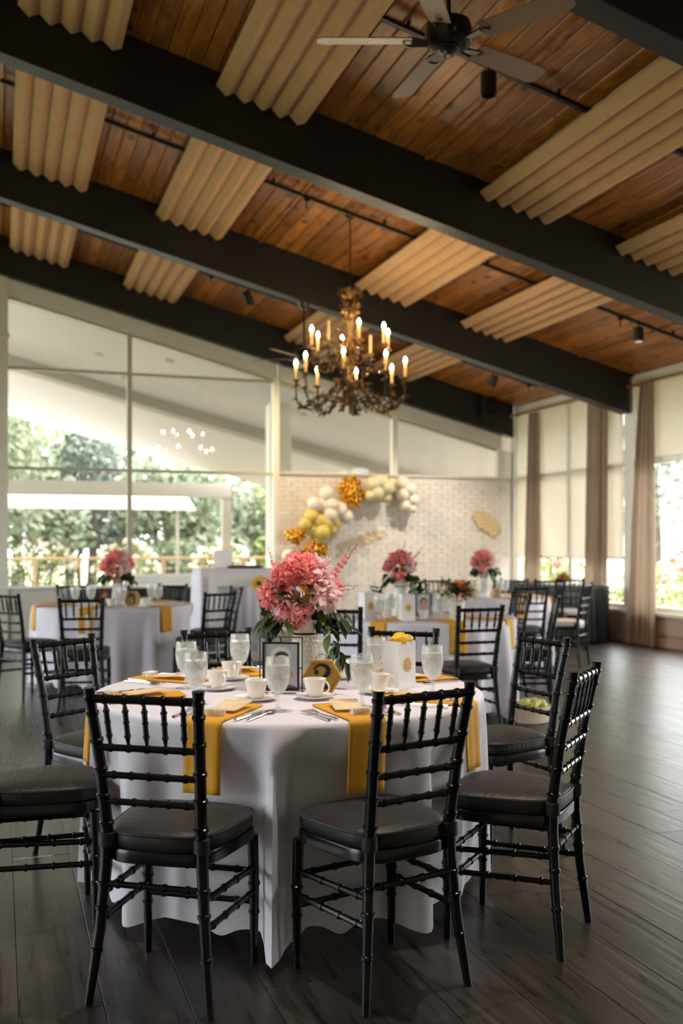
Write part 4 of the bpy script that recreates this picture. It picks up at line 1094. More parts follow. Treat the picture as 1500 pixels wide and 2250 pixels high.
def big_bouquet(p, s, label, seed, dense=True):
    q = random.Random(seed)
    heads = [('pink', (-.060, -.04, .120), .92), ('pale', (.045, -.01, .118), 1.0), ('pink', (-.012, -.055, .150), .80), ('pink', (-.125, -.03, .040), .80), ('pale', (.078, -.060, .035), .88),
             ('pink', (-.030, -.085, -.028), .88), ('pale', (-.075, -.075, -.045), .62), ('pink', (.015, .06, .10), .8), ('pale', (-.09, .07, .06), .8), ('pink', (.10, .06, .06), .8), ('yellow', (.010, -.085, .070), .50), ('yellow', (.022, -.09, .030), .42), ('pale', (.075, -.05, .090), .66), ('pink', (.03, -.075, .09), .55)]
    leaves = []
    for k in range(56):      # drooping ivy on both sides
        side = -1 if k % 2 else 1; u = q.random()
        c = Vector((side * (.035 + .115 * u + q.uniform(-.02, .02)) + .01, q.uniform(-.11, .03), -.030 - .085 * u * q.random() + q.uniform(-.025, .015)))
        leaves.append((c, (side * q.uniform(.0, .9), q.uniform(-.9, .2), q.uniform(-1.1, -.1)), q.uniform(.8, 1.15), k % 5 == 0))
    for k in range(34):
        a = q.uniform(0, 6.28); c = Vector((.07 * math.cos(a), -.04 + .06 * math.sin(a), q.uniform(-.03, .075)))
        leaves.append((c, (math.cos(a), math.sin(a) - .5, q.uniform(-.2, .8)), q.uniform(.6, .95), k % 5 == 0))
    for k in range(6):
        leaves.append((Vector((.105 + .012 * k, -.08, -.12 - .022 * k)), (.35 * (1 if k % 2 else -1), -.3, -1), .95, k % 2 == 0))
    spr = [((.03, -.03, .10), (-.05, 0, 1), 1.0, True), ((-.10, -.02, .10), (-.35, 0, 1), .65, True), ((.09, -.04, .08), (.75, -.1, .9), 1.15, True), ((.10, -.05, .06), (1, -.1, .15), .7, False), ((-.10, -.04, .06), (-.7, -.2, .5), .55, False),
           ((.04, -.03, .20), (-.02, 0, 1), .55, False), ((.165, -.05, .165), (.6, -.1, .9), .5, False), ((-.13, -.03, .17), (-.25, 0, 1), .4, False), ((.12, -.05, .04), (1, -.3, .3), .5, False), ((-.07, -.09, .03), (-.5, -.5, .6), .5, False)]
    return bouquet(p, label, heads, leaves, spr, s, seed, -TH)
big_bouquet(PP + Vector((.0, 0, .335)), 1.0, 'large pink bouquet with trailing leaves in the white pitcher on table 2', 3)

# ---- tables 3, 4 and 5: the same kind of things, farther off
def pt(px, py, z=ZT2): return on(px, py, z)
def mini_set(Tc, nm, tgt_deg, whos):
    for deg, who in zip(tgt_deg, whos):
        nk = napkin_mesh(.40, .745, .21, .13); nk.location = (Tc[0], Tc[1], 0); nk.rotation_euler = (0, 0, R(deg) - PI / 2)
        tag(nk, 'mustard napkin over the edge of %s, %s' % (nm, who), 'napkin', 'napkins on ' + nm)
for nm, Tc, degs, whos in (('table 3', T3, (-168, -115, -58, 35, 95, 150), ('at its end by the outdoor chairs', 'behind the back of a chair', 'hanging free on the cloth', 'towards the gift table', 'before the black table', 'towards the railing')),
                     ('the gift bag table', T4, (-138, -93, -52, 30, 120), ('below the pink bag', 'under the coral flowers', 'behind a ballroom chair', 'towards the side windows', 'towards the brick wall')),
                     ('the far table', T5, (-82, -37, 10, 60), ('seen through a chair back', 'towards the black table', 'beside a slate seat', 'towards the windows'))):
    mini_set(Tc, nm, degs, whos)
for px, tt, lb in ((165, 9.3, 'next to the chair back'), (200, 9.5, 'beside the framed picture'), (333, 9.6, 'behind the cups'), (347, 9.35, 'past the cups'), (268, 9.2, 'before the pitcher')):
    put_goblet(cam_pt(tt, tt * (px - 750) / FPX, ZT2), 'water goblet on table 3 ' + lb, 'goblets on table 3')
for px, tt, lb in ((317, 9.2, 'beside the number 3'), (322, 9.45, 'behind another cup on table 3'), (243, 9.25, 'under the framed picture on table 3')):
    put_cup(cam_pt(tt, tt * (px - 750) / FPX, ZT2), .5, 'coffee cup ' + lb, 'cups on table 3')
p3 = cam_pt(9.62, 9.62 * (259 - 750) / FPX, ZT2)
pitcher(p3, -TH, 1.0, 'white enamel pitcher holding the pink bouquet on table 3')
big_bouquet(p3 + Vector((0, 0, .33)), .95, 'pink bouquet with white filler in the pitcher on table 3', 7)
photo_frame(cam_pt(9.3, 9.3 * (230 - 750) / FPX, ZT2), -TH + .2, .86, 'small dark red framed picture on table 3', False)
hex_sign(cam_pt(9.25, 9.25 * (291 - 750) / FPX, ZT2), -TH - .1, .98, 'wooden hexagon sign with a black 3 beside the dark red picture', 3)
# gift bag table
p4 = cam_pt(8.05, 8.05 * (880 - 750) / FPX, ZT2)
pitcher(p4, -TH, 1.12, 'white enamel pitcher holding pink flowers between the gift bags')
big_bouquet(p4 + Vector((0, 0, .365)), .82, 'pink bouquet over the gift bags', 12)
gift_bag(cam_pt(7.70, 7.70 * (808 - 750) / FPX, ZT2), -TH + .5, 'pale pink-lit gift bag at the end of the gift bag table', 'white gift bags', False, 1.1)
gift_bag(cam_pt(7.55, 7.55 * (893 - 750) / FPX, ZT2), -TH + .25, 'white gift bag with gold sticker before the pitcher', 'white gift bags', False, 1.05)
for px, tt, lb in ((833, 7.55, 'between two gift bags'), (858, 7.9, 'before the pitcher of pink flowers'), (968, 7.8, 'beside the coral flowers'), (950, 8.2, 'behind the framed card')):
    put_goblet(cam_pt(tt, tt * (px - 750) / FPX, ZT2), 'water goblet on the gift bag table ' + lb, 'goblets on the gift bag table')
for px, tt, lb in ((930, 7.6, 'beside the framed card'), (850, 7.7, 'between the gift bags and the goblets')):
    put_cup(cam_pt(tt, tt * (px - 750) / FPX, ZT2), .5, 'coffee cup ' + lb, 'cups on the gift bag table')
photo_frame(cam_pt(7.95, 7.95 * (930 - 750) / FPX, ZT2), -TH + .3, .95, 'dark framed card leaning beside the cup on the gift bag table')
def green_pot(p, s, label, seed, n=26, fresh=True, pot=True, heads=(), rad=.05):
    q = random.Random(seed); lv = []
    for k in range(n):
        a = q.uniform(0, 6.28); e = q.uniform(-.2, 1.2)
        lr = rad * q.uniform(.6, 1.1)
        lv.append((Vector((lr * math.cos(a), lr * math.sin(a), q.uniform(-.02, .06))), (math.cos(a) * math.cos(e), math.sin(a) * math.cos(e), math.sin(e)), q.uniform(.6, 1.1), fresh and k % 2 == 0))
    return bouquet(p, label, heads, lv, [((.02, 0, .03), (.3, .1, 1), .5, False), ((-.02, 0, .03), (-.4, .1, 1), .5, False)], s, seed, -TH)
def white_pot(p, s, label):
    o = MB().lathe([(0, 0), (.045, 0), (.050, .01), (.060, .12), (.063, .135), (.060, .135), (.055, .12), (.0, .10)], 24).build('flower_pot', M['enamel']); o.location = p; o.scale = (s,) * 3
    return tag(o, label, 'pot')
q1 = cam_pt(7.62, 7.62 * (1003 - 750) / FPX, ZT2); white_pot(q1, 1.05, 'white pot holding the coral and cream flowers')
green_pot(q1 + Vector((0, 0, .19)), 1.25, 'low round bunch of coral and cream flowers with green leaves', 31, 90, True, True, [('white', (-.070, -.055, .02), .80), ('orange', (.015, -.06, .045), .78), ('white', (.080, -.050, .02), .85), ('white', (0, .06, .05), .7)], .085)
q2 = cam_pt(8.3, 8.3 * (832 - 750) / FPX, ZT2); white_pot(q2, .9, 'white pot with a sprig of leaves behind the gift bags'); green_pot(q2 + Vector((0, 0, .17)), .9, 'small leafy sprig behind the gift bags', 41, 16, False)
q3 = cam_pt(8.2, 8.2 * (918 - 750) / FPX, ZT2); white_pot(q3, .9, 'white pot with dark leaves behind the framed card'); green_pot(q3 + Vector((0, 0, .18)), 1.1, 'leafy dark greenery behind the framed card', 42, 22, False)
# far table
p5 = cam_pt(11.0, 11.0 * (1062 - 750) / FPX, ZT2)
pitcher(p5, -TH, 1.05, 'white enamel pitcher holding the pink flowers on the far table')
big_bouquet(p5 + Vector((0, 0, .35)), .86, 'pink bouquet on the far table before the brick wall', 17)
for px, tt, lb in ((1035, 10.8, 'by the pitcher'), (1098, 10.9, 'past the pitcher'), (1110, 11.2, 'next to the windows')):
    put_goblet(cam_pt(tt, tt * (px - 750) / FPX, ZT2), 'water goblet on the far table ' + lb, 'goblets on the far table')
hex_sign(cam_pt(10.7, 10.7 * (1089 - 750) / FPX, ZT2), -TH + .5, .75, 'small wooden hexagon sign on the far table', 3)
for o in PROTF: COL.objects.unlink(o)

# ---- tall draped gift table, black tables, basket
def drape(name, mat, x0, x1, y0, y1, zt, label, cat, rz=0, loc=(0, 0, 0), n=26, amp=.018, group=None):
    per = []; W_, D_ = x1 - x0, y1 - y0; m = 200; Pm = 2 * (W_ + D_)
    for k in range(m):
        s = Pm * k / m
        if s < W_: p_, nn = (x0 + s, y0), (0, -1)
        elif s < W_ + D_: p_, nn = (x1, y0 + s - W_), (1, 0)
        elif s < 2 * W_ + D_: p_, nn = (x1 - (s - W_ - D_), y1), (0, 1)
        else: p_, nn = (x0, y1 - (s - 2 * W_ - D_)), (-1, 0)
        per.append((p_, nn, s))
    mb = MB(); vs_ = []; rows = [(-.012, zt), (.0, zt - .004)] + [(None, zt - .004 - (zt - .02) * i / 10) for i in range(1, 11)]
    for i, (off, z) in enumerate(rows):
        for (p_, nn, s) in per:
            d = off if off is not None else .010 + amp * (.4 + .6 * (i - 1) / 10) * (1 + math.sin(s / Pm * 2 * PI * n + .7 * math.sin(s * 5))) + .02 * (i - 1) / 10
            vs_.append((p_[0] + nn[0] * d, p_[1] + nn[1] * d, z))
    fs = [list(range(m))]
    for i in range(len(rows) - 1):
        for k in range(m): fs.append((i * m + (k + 1) % m, i * m + k, (i + 1) * m + k, (i + 1) * m + (k + 1) % m))
    o = mb.add(vs_, fs).build(name, mat, None, angle=1.3); o.location = loc; o.rotation_euler = (0, 0, rz)
    return tag(o, label, cat, group)
gt = cam_pt(12.0, 12.0 * (512 - 750) / FPX, 0)
drape('gift_table', M['cloth'], -.44, .44, -.34, .34, 1.06, 'tall gift table under a white floor-length drape', 'table', -.05, gt, 30, .016)
def placed(o, base, dx, dy, z, rz=0):
    o.location = Vector(base) + Vector((dx, dy, z)); o.rotation_euler = (0, 0, rz); return o
tag(placed(MB().hexa([(-.11, -.012, 0), (.11, -.012, 0), (.11, .0, 0), (-.11, .0, 0), (-.11, .03, .22), (.11, .03, .22), (.11, .042, .22), (-.11, .042, .22)]).build('card_sign', M['paper'], None, smooth=False), gt, -.09, .16, 1.062, -.35), 'plain white card sign propped on the gift table', 'sign')
tag(placed(MB().box(-.20, .20, -.13, .13, 0, .022).box(-.17, .17, -.10, .10, .022, .03).build('guest_book', M['iron'], None, smooth=False, bevel=.004), gt, .14, -.06, 1.062, -.4), 'dark flat guest book lying on the gift table', 'book')
cg = placed(MB().hexa([(-.36, -.02, 0), (.36, -.02, 0), (.36, .02, 0), (-.36, .02, 0), (-.36, -.02, .92), (.36, -.02, .92), (.36, .02, .92), (-.36, .02, .92)]).build('backing_panel', M['paper'], None, smooth=False), gt, .10, -.55, 0, -TH)
COL.objects.unlink(cg); bpy.data.objects.remove(cg)
fr = empty('cutout_frame', gt + FW * -.52 + RT * .12, -TH); tag(fr, 'large empty white picture frame leaning on the gift table', 'frame')
for a, b, c, d in ((-.33, .33, .86, .98), (-.33, -.24, .0, .86), (.24, .33, .0, .86), (-.24, .24, .0, .10)):
    MB().box(a, b, -.018, .018, c, d).build('frame_rail', M['trim'], fr, smooth=False, bevel=.004)
green_pot(gt + Vector((-.33, -.05, 1.10)), .8, 'small greenery with pale buds on the gift table', 77, 12, True, False, [('white', (.08, 0, .0), .5)])
sf_ = empty('sunflower', gt + FW * -.60 + RT * .36 + Vector((0, 0, .90)), -TH); tag(sf_, 'yellow sunflower fixed to the corner of the white frame', 'flowers')
mb = MB()
for k in range(18):
    a = 2 * PI * k / 18; u = Vector((math.cos(a), -.15, math.sin(a))); v = Vector((-math.sin(a), 0, math.cos(a)))
    mb.add([u * .02, u * .055 + v * .014, u * .098, u * .055 - v * .014], [(0, 1, 2, 3)])
mb.build('petals', M['petal_yellow'], sf_, angle=1.4)
MB().ball((0, -.012, 0), .030, 12, 8, (1, .45, 1)).build('seed_head', M['hair'], sf_)
MB().tube([(0, .005, -.02), (.0, .02, -.09)], .005, 6).build('stem', M['sprig'], sf_)

bt = cam_pt(12.9, 12.9 * (330 - 750) / FPX, 0)
drape('black_table', M['black_cloth'], -1.15, 1.0, -.38, .38, .76, 'long table under a black cloth below the end windows', 'table', 0, (2.0, 13.9, 0), 44, .012)
drape('black_table', M['black_cloth'], -.40, .36, -1.0, .95, .78, 'table under a dark satin cloth beside the taupe curtains', 'table', 0, (7.55, 12.75, 0), 34, .02)
tf = Vector((7.50, 12.25, .79))
green_pot(tf + Vector((0, 0, .09)), .9, 'orange flowers lying on the dark satin table', 55, 14, True, False, [('orange', (-.05, -.03, .0), .9), ('yellow', (.06, -.03, .0), 1.1), ('orange', (.02, .04, .0), .8)])
# basket of fruit on the floor
bk = on(1168, 1586, 0)
b = empty('fruit_basket', bk, .3); tag(b, 'pale wicker basket of yellow-green fruit on the floor', 'basket')
mb = MB()
for row in range(7):
    z = .012 + row * .017; sc_ = 1 + row * .035
    mb.tube([((.135 + .006 * math.sin(k * 8 * PI / 40 * 5 + row * PI)) * sc_ * math.cos(2 * PI * k / 80), (.105 + .006 * math.sin(k * 8 * PI / 40 * 5 + row * PI)) * sc_ * math.sin(2 * PI * k / 80), z) for k in range(80)], .0105, 6, closed=True)
mb.lathe([(0, 0), (.105, 0), (.105, .01), (0, .01)], 24); mb.build('wicker_body', M['wicker'], b)
q = random.Random(6)
for k in range(12):
    a = k * 2.4; rr = .025 + .085 * math.sqrt(k / 12)
    MB().ball((rr * math.cos(a), rr * .8 * math.sin(a), .125 + .025 * (1 - k / 12) + q.uniform(-.004, .004)), .034, 12, 8, (1, 1, .92)).build('fruit', M['fruit'], b)
# ------------------------------------------------------------------ hung from the ceiling: acoustic panels
PX = [(.13, .93), (1.70, 2.48), (4.14, 4.88), (5.58, 6.30)]
def panel(x0, x1, y0, y1, label, group):
    r = empty('acoustic_panel', ((x0 + x1) / 2, (y0 + y1) / 2, zceil((x0 + x1) / 2) - .135)); r.rotation_euler = (0, ANG, 0)
    w = (x1 - x0) / math.cos(ANG); L = y1 - y0; n = 5
    prof = []
    for k in range(n):
        a = -w / 2 + w * k / n; p = w / n
        prof += [(a, .0), (a + p * .04, .0), (a + p * .58, -.052), (a + p * .64, -.052)]
    prof.append((w / 2, 0)); prof[-1] = (w / 2, -.01)
    vs_ = []; m = len(prof)
    for yy in (-L / 2, L / 2):
        for (a, z) in prof: vs_.append((a, yy, z))
        for (a, z) in prof: vs_.append((a, yy, z + .016))
    fs = []
    for i in range(m - 1):
        fs += [(i, i + 1, 2 * m + i + 1, 2 * m + i), (m + i, 3 * m + i, 3 * m + i + 1, m + i + 1), (i, m + i, m + i + 1, i + 1), (2 * m + i, 2 * m + i + 1, 3 * m + i + 1, 3 * m + i)]
    fs += [(0, 2 * m, 3 * m, m), (m - 1, 2 * m - 1, 4 * m - 1, 3 * m - 1)]
    MB().add(vs_, fs).build('corrugated_baffle', M['acoustic'], r, smooth=False)
    for sx in (-.3, .3):
        for sy in (-.38, .38): MB().tube([(w * sx, L * sy, .0), (w * sx, L * sy, .135)], .006, 6).build('hanger', M['black_metal'], r)
    return tag(r, label, 'acoustic panel', group)
order = ('nearest the ridge', 'second down the slope', 'third down the slope', 'lowest on the slope')
bayn = {1: 'in the bay of the ceiling fan', 2: 'in the bay of the chandelier', 3: 'in the bay along the end windows'}
for b in (1, 2, 3):
    for (x0, x1), wd in zip(PX, order):
        panel(x0, x1, BEAMS[b] + BT + .02, BEAMS[b + 1] - .02, 'tan corrugated acoustic panel %s, %s' % (bayn[b], wd), 'corrugated acoustic panels')

# ---- track lights
def track(y, x0, x1, label):
    r = empty('light_track', ((x0 + x1) / 2, y, zceil((x0 + x1) / 2) - .055)); r.rotation_euler = (0, ANG, 0); L = (x1 - x0) / math.cos(ANG)
    MB().box(-L / 2, L / 2, -.016, .016, -.018, .012).build('rail', M['black_metal'], r, smooth=False, bevel=.002)
    MB().tube([(-L / 2, .09, .038), (L / 2, .09, .038)], .012, 8).build('conduit', M['black_metal'], r)
    k = -L / 2 + .2
    while k < L / 2:
        MB().box(k - .012, k + .012, -.012, .012, .012, .055).build('bracket', M['black_metal'], r, smooth=False); k += 1.25
    return tag(r, label, 'light track', 'ceiling light tracks')
TY = {1: 6.5, 2: 9.86, 3: 13.3}
track(6.5, .1, 7.7, 'black light track in the bay of the ceiling fan'); track(9.80, .0, 7.7, 'black light track in the bay of the chandelier'); track(13.3, .0, 7.7, 'black light track in the bay along the end windows')
def spot(x, y, aim, label, lit=True, power=60, s=1, wide=75, col=(1, .74, .45)):
    z = zceil(x) - .075
    r = empty('track_spotlight', (x, y, z)); r.scale = (s,) * 3; tag(r, label, 'spotlight', 'track spotlights')
    MB().tube([(0, 0, .0), (0, 0, -.045)], .010, 8).build('stem', M['black_metal'], r)
    d = (Vector(aim) - Vector((x, y, z - .12))).normalized()
    rot = d.to_track_quat('Z', 'Y').to_matrix().to_4x4(); Mx = Matrix.Translation((0, 0, -.12)) @ rot
    MB().lathe([(0, -.085), (.050, -.085), (.058, -.078), (.058, .080), (.053, .082), (.051, .04), (.0, .04)], 22, Mx).build('can', M['black_metal'], r)
    MB().lathe([(0, .045), (.049, .045), (.049, .050), (0, .050)], 20, Mx).build('lens', M['spot_lens'] if lit else M['black_metal'], r)
    if lit:
        ld = bpy.data.lights.new('spot_beam', 'SPOT'); lo = bpy.data.objects.new('spot_beam', ld); COL.objects.link(lo); lo.parent = r
        ld.energy = power; ld.spot_size = R(wide); ld.spot_blend = .9; ld.color = col; ld.shadow_soft_size = .05
        lo.matrix_local = Mx @ Matrix.Translation((0, 0, .06)) @ Matrix.Rotation(PI, 4, 'X')
    return r
spot(3.36, 6.5, (3.36, 6.5, 0), 'black track spotlight hanging below the fan blades', False)
spot(3.21, 13.3, (4.9, 14.9, 1.6), 'black track spotlight tilted at the balloon garland', True, 110)
spot(7.0, 9.80, (7.0, 9.7, 0), 'black track spotlight glowing above the taupe curtain', True, 60)
track(3.1, .0, 7.7, 'added black light track over the camera, carrying the fill spotlights')  # unseen track, put in to carry the added fill spots
spot(.55, 3.1, (.9, 3.7, .7), 'added fill spotlight over table 2, towards the ridge', True, 85, 1, 95, (1, .90, .80))  # added lamp out of view, brightens the tabletop
spot(2.4, 3.1, (1.5, 3.8, .7), 'added fill spotlight over table 2, down the slope', True, 85, 1, 95, (1, .90, .80))  # second added lamp, fills the cloth and seats
spot(6.95, 13.3, (6.3, 14.6, 0), 'black track spotlight above the brick wall corner, with an added beam', True, 70, 1, 100, (1, .9, .78))  # unlit can given an added beam to brighten the brick
spot(2.42 + 1.05, 9.86, (3.4, 9.5, 0), 'small black spotlight on the track next to the chandelier rod', False, s=.45) if False else None
for i, (x, y) in enumerate(((2.98, 9.80), (6.75, 9.80), (5.2, 13.3), (7.55, 13.3), (2.7, 13.3))):
    r = empty('track_adapter', (x, y, zceil(x) - .073)); tag(r, ('empty black track adapter beside the chandelier', 'empty black track adapter past the lowest panel', 'empty black track adapter over the clerestory', 'empty black track adapter over the curtain rod', 'empty black track adapter by the tilted spotlight')[i], 'adapter', 'track adapters')
    MB().box(-.03, .03, -.016, .016, -.03, 0).build('adapter_body', M['black_metal'], r, smooth=False)
    MB().tube([(0, 0, -.03), (0, 0, -.09), (.015, 0, -.105)], .008, 6).build('hook', M['black_metal'], r)
# loudspeaker on the end beam
r = empty('loudspeaker', (7.62, 14.80, 3.62)); tag(r, 'small black loudspeaker fixed to the end beam', 'loudspeaker')
MB().box(-.11, .11, -.10, .045, -.15, .15).build('cabinet', M['black_paint'], r, smooth=False, bevel=.01)
MB().box(-.095, .095, -.108, -.10, -.135, .135).build('grille', M['iron'], r, smooth=False)

# ---- ceiling fans
M['blade'] = plain('fan_blade', rgb(150, 122, 104), .38, var=.1, stretch=(10, 1, 1))
def fan(x, y, zhub, a0, label, rad=.71, span=.0):
    r = empty('ceiling_fan', (x, y, zhub)); tag(r, label, 'ceiling fan', 'ceiling fans')
    zb_ = zbeam(x) - zhub
    MB().tube([(0, 0, .10), (0, 0, zb_ - .05)], .013, 8).build('downrod', M['fan_body'], r)
    MB().lathe([(.0, -.09), (.035, -.085), (.070, -.03), (.076, .0), (.0, .0)], 20, Matrix.Translation((0, 0, zb_ + .015))).build('canopy', M['fan_body'], r)
    MB().lathe([(0, -.085), (.030, -.085), (.036, -.070), (.046, -.068), (.048, -.055), (.060, -.052), (.062, -.036), (.105, -.030), (.125, -.015), (.128, .050), (.118, .085), (.075, .105), (.030, .115), (.0, .115)], 32).build('motor_housing', M['fan_body'], r)
    mb = MB()
    for k in range(36):
        a = 2 * PI * k / 36; c, s = math.cos(a), math.sin(a); t = Vector((-s, c, 0)) * .0025
        p = [Vector((.068 * c, .068 * s, -.0375)), Vector((.118 * c, .118 * s, -.0235))]
        mb.add([p[0] - t, p[0] + t, p[1] + t, p[1] - t, p[0] - t - Vector((0, 0, .004)), p[0] + t - Vector((0, 0, .004)), p[1] + t - Vector((0, 0, .004)), p[1] - t - Vector((0, 0, .004))], [(0, 1, 2, 3), (4, 7, 6, 5), (0, 4, 5, 1), (1, 5, 6, 2), (2, 6, 7, 3), (3, 7, 4, 0)])
    mb.build('vent_ribs', M['antique_dark'], r, smooth=False)
    MB().ball((0, 0, -.087), .012, 10, 6, (1, 1, .5)).build('pull_cap', M['petal_pale'], r)
    for k in range(5):
        a = a0 + 2 * PI * k / 5
        Mx = Matrix.Rotation(a, 4, 'Z')
        ir = MB(); ir.hexa([(.10, -.018, -.030), (.20, -.038, -.022), (.20, .038, -.010), (.10, .018, -.022), (.10, -.018, -.018), (.20, -.038, -.014), (.20, .038, -.002), (.10, .018, -.010)])
        ir.tube([(.19, -.036, -.016), (.23, -.03, -.016), (.245, 0, -.012), (.23, .03, -.006), (.19, .036, -.006)], .006, 6)
        ir.xf(Mx); ir.build('blade_iron', M['fan_body'], r)
        pt_ = []
        for (rr, w) in ((.20, .056), (.30, .062), (.50, .067), (rad - .05, .069), (rad - .018, .060), (rad, .040)): pt_.append((rr, w))
        poly = [(q, -w) for q, w in pt_] + [(q, w) for q, w in pt_[::-1]]
        bl = MB().prism([(q, w, -.003) for q, w in poly], (0, 0, .006)); bl.xf(Mx @ Matrix.Rotation(R(-13), 4, 'X') @ Matrix.Translation((0, 0, -.004)))
        bl.build('blade', M['blade'], r, smooth=False)
    return r
hx = at(985, 88, 5.38); a_right = -TH     # camera-right direction as a world angle
fan(hx.x, 4.9, hx.z, a_right + R(36), 'bronze ceiling fan with five walnut blades hanging from the near beam')
hf = at(668, 786, 12.2)
fan(hf.x, 11.7, hf.z, a_right + R(22), 'ceiling fan hanging from the beam behind the chandelier', .66)

# ---- chandelier
cx, cy = 3.52, 9.98; zc0 = zceil(cx)
ch = empty('chandelier', (cx, cy, 0)); tag(ch, 'antique gilt chandelier with two tiers of lit candle bulbs', 'chandelier')
MB().lathe([(0, -.05), (.03, -.045), (.055, -.02), (.06, 0), (0, 0)], 18, Matrix.Translation((0, 0, zc0 + .01))).build('canopy', M['antique_dark'], ch)
mb = MB(); z = 4.06; k = 0
while z < zc0 - .05:
    c = Vector((0, 0, z + .022)); ax = Vector((1, 0, 0)) if k % 2 else Vector((0, 1, 0))
    mb.tube([c + ax * .010 * math.cos(2 * PI * j / 10) + Vector((0, 0, .026 * math.sin(2 * PI * j / 10))) for j in range(10)], .0035, 5, closed=True); z += .042; k += 1
mb.build('chain', M['antique_dark'], ch)
MB().lathe([(0, 2.72), (.012, 2.73), (.02, 2.76), (.010, 2.79), (.05, 2.86), (.085, 2.92), (.06, 2.98), (.028, 3.05), (.022, 3.20), (.05, 3.28), (.075, 3.36), (.05, 3.44), (.022, 3.52), (.020, 3.66), (.04, 3.72), (.085, 3.82), (.075, 3.90), (.03, 3.98), (.05, 4.03), (.012, 4.06), (0, 4.07)], 20).build('stem', M['antique'], ch)
qq = random.Random(11)
def leaf_bit(mb, p, d, L, w):
    d = Vector(d).normalized(); s = d.cross(Vector((qq.uniform(-1, 1), qq.uniform(-1, 1), qq.uniform(-1, 1)))).normalized() * w; n_ = d.cross(s).normalized() * w * .5
    mb.add([p, p + d * L * .45 + s + n_, p + d * L, p + d * L * .45 - s + n_, p + d * L * .5 - n_ * .6], [(0, 1, 4), (1, 2, 4), (2, 3, 4), (3, 0, 4)])
# leafy crown round the vase at the top
mb = MB()
for ring, (z, rr, n_) in enumerate(((4.02, .07, 10), (3.93, .09, 12), (3.84, .10, 12), (3.76, .085, 12), (3.70, .05, 8))):
    for k in range(n_):
        a = 2 * PI * (k + .5 * ring) / n_; d = Vector((math.cos(a), math.sin(a), .9 if ring != 0 else .4)); leaf_bit(mb, Vector((rr * .6 * math.cos(a), rr * .6 * math.sin(a), z)), d, .085, .022)
for k in range(6):
    a = 2 * PI * k / 6; u = Vector((math.cos(a), math.sin(a), 0))
    mb.tube([Vector((0, 0, 4.0)) + u * .03, Vector((0, 0, 4.06)) + u * .08, Vector((0, 0, 4.05)) + u * .125, Vector((0, 0, 4.0)) + u * .14, Vector((0, 0, 3.98)) + u * .125], .006, 6)
mb.build('crown_leaves', M['antique'], ch)
mb = MB()
for k in range(150):
    z = qq.uniform(2.80, 3.60); a = qq.uniform(0, 6.28); rr = qq.uniform(.03, .14 if z > 3.1 else .22)
    leaf_bit(mb, Vector((rr * math.cos(a), rr * math.sin(a), z)), (math.cos(a), math.sin(a), qq.uniform(-.8, .8)), qq.uniform(.05, .10), .018)
mb.build('stem_leaves', M['antique'], ch)
def arm(a, rout, z0, zlow, zcup, hsl, nleaf):
    u = Vector((math.cos(a), math.sin(a), 0)); v = Vector((-u.y, u.x, 0))
    pts = []
    ctrl = [(.03, z0), (rout * .22, z0 + .06), (rout * .45, (z0 + zlow) / 2), (rout * .66, zlow), (rout * .86, zlow + .02), (rout * .99, zlow + .09), (rout, zcup - .02)]
    for (p, q_) in zip(ctrl, ctrl[1:]):
        for s in range(4): pts.append(u * (p[0] + (q_[0] - p[0]) * s / 4) + Vector((0, 0, p[1] + (q_[1] - p[1]) * s / 4)))
    pts.append(u * ctrl[-1][0] + Vector((0, 0, ctrl[-1][1])))
    sm = [pts[0]] + [(pts[i - 1] + pts[i] * 2 + pts[i + 1]) / 4 for i in range(1, len(pts) - 1)] + [pts[-1]]
    am = MB().tube(sm, .0085, 7)
    for (f, side, rr) in ((.35, 1, .05), (.62, -1, .045), (.80, 1, .04)):      # scrolls
        b = sm[int(f * (len(sm) - 1))]; am.tube([b + (u * .5 * math.sin(t_) + v * side * .6 * (1 - math.cos(t_)) + Vector((0, 0, 1)) * math.sin(t_ * .7)) * rr * (1 + t_ * .1) for t_ in [j * .5 for j in range(9)]], [.006 - .0004 * j for j in range(9)], 5)
    ao = am.build('arm', M['antique_dark'], ch)
    lf = MB()
    for k in range(nleaf):
        b = sm[qq.randrange(3, len(sm))]; leaf_bit(lf, b, u * qq.uniform(-1, 1) + v * qq.uniform(-1, 1) + Vector((0, 0, qq.uniform(-1, .8))), qq.uniform(.045, .085), .015)
    lf.build('arm_leaves', M['antique'], ao)
    c = u * rout + Vector((0, 0, zcup))
    MB().lathe([(0, -.03), (.012, -.028), (.018, -.015), (.042, -.004), (.044, .002), (.016, .0), (.015, .018), (0, .018)], 14, Matrix.Translation(c)).build('candle_cup', M['antique'], ao)
    sl = MB().lathe([(0, .0), (.0155, .0), (.0155, hsl), (.008, hsl + .004), (0, hsl + .004)], 12, Matrix.Translation(c + Vector((0, 0, .005)))).build('candle', M['candle'], ch)
    return c + Vector((0, 0, hsl + .006)), sl
dark_up = (1, 5)
for tier, (n_, rout, z0, zlow, zcup, hsl, nl, off) in enumerate(((8, .585, 3.02, 2.78, 3.10, .155, 46, R(-7)), (8, .415, 3.36, 3.20, 3.43, .155, 34, R(12)))):
    for k in range(n_):
        b, sl = arm(a_right + off + 2 * PI * k / n_, rout, z0, zlow, zcup, hsl, nl)
        lit = not (tier == 1 and k in dark_up)
        MB().lathe([(0, 0), (.009, .0), (.017, .018), (.0175, .028), (.011, .046), (.004, .060), (0, .064)], 12, Matrix.Translation(b)).build('bulb', M['bulb'] if lit else M['candle'], sl)
mb = MB()      # hanging bottom sprays
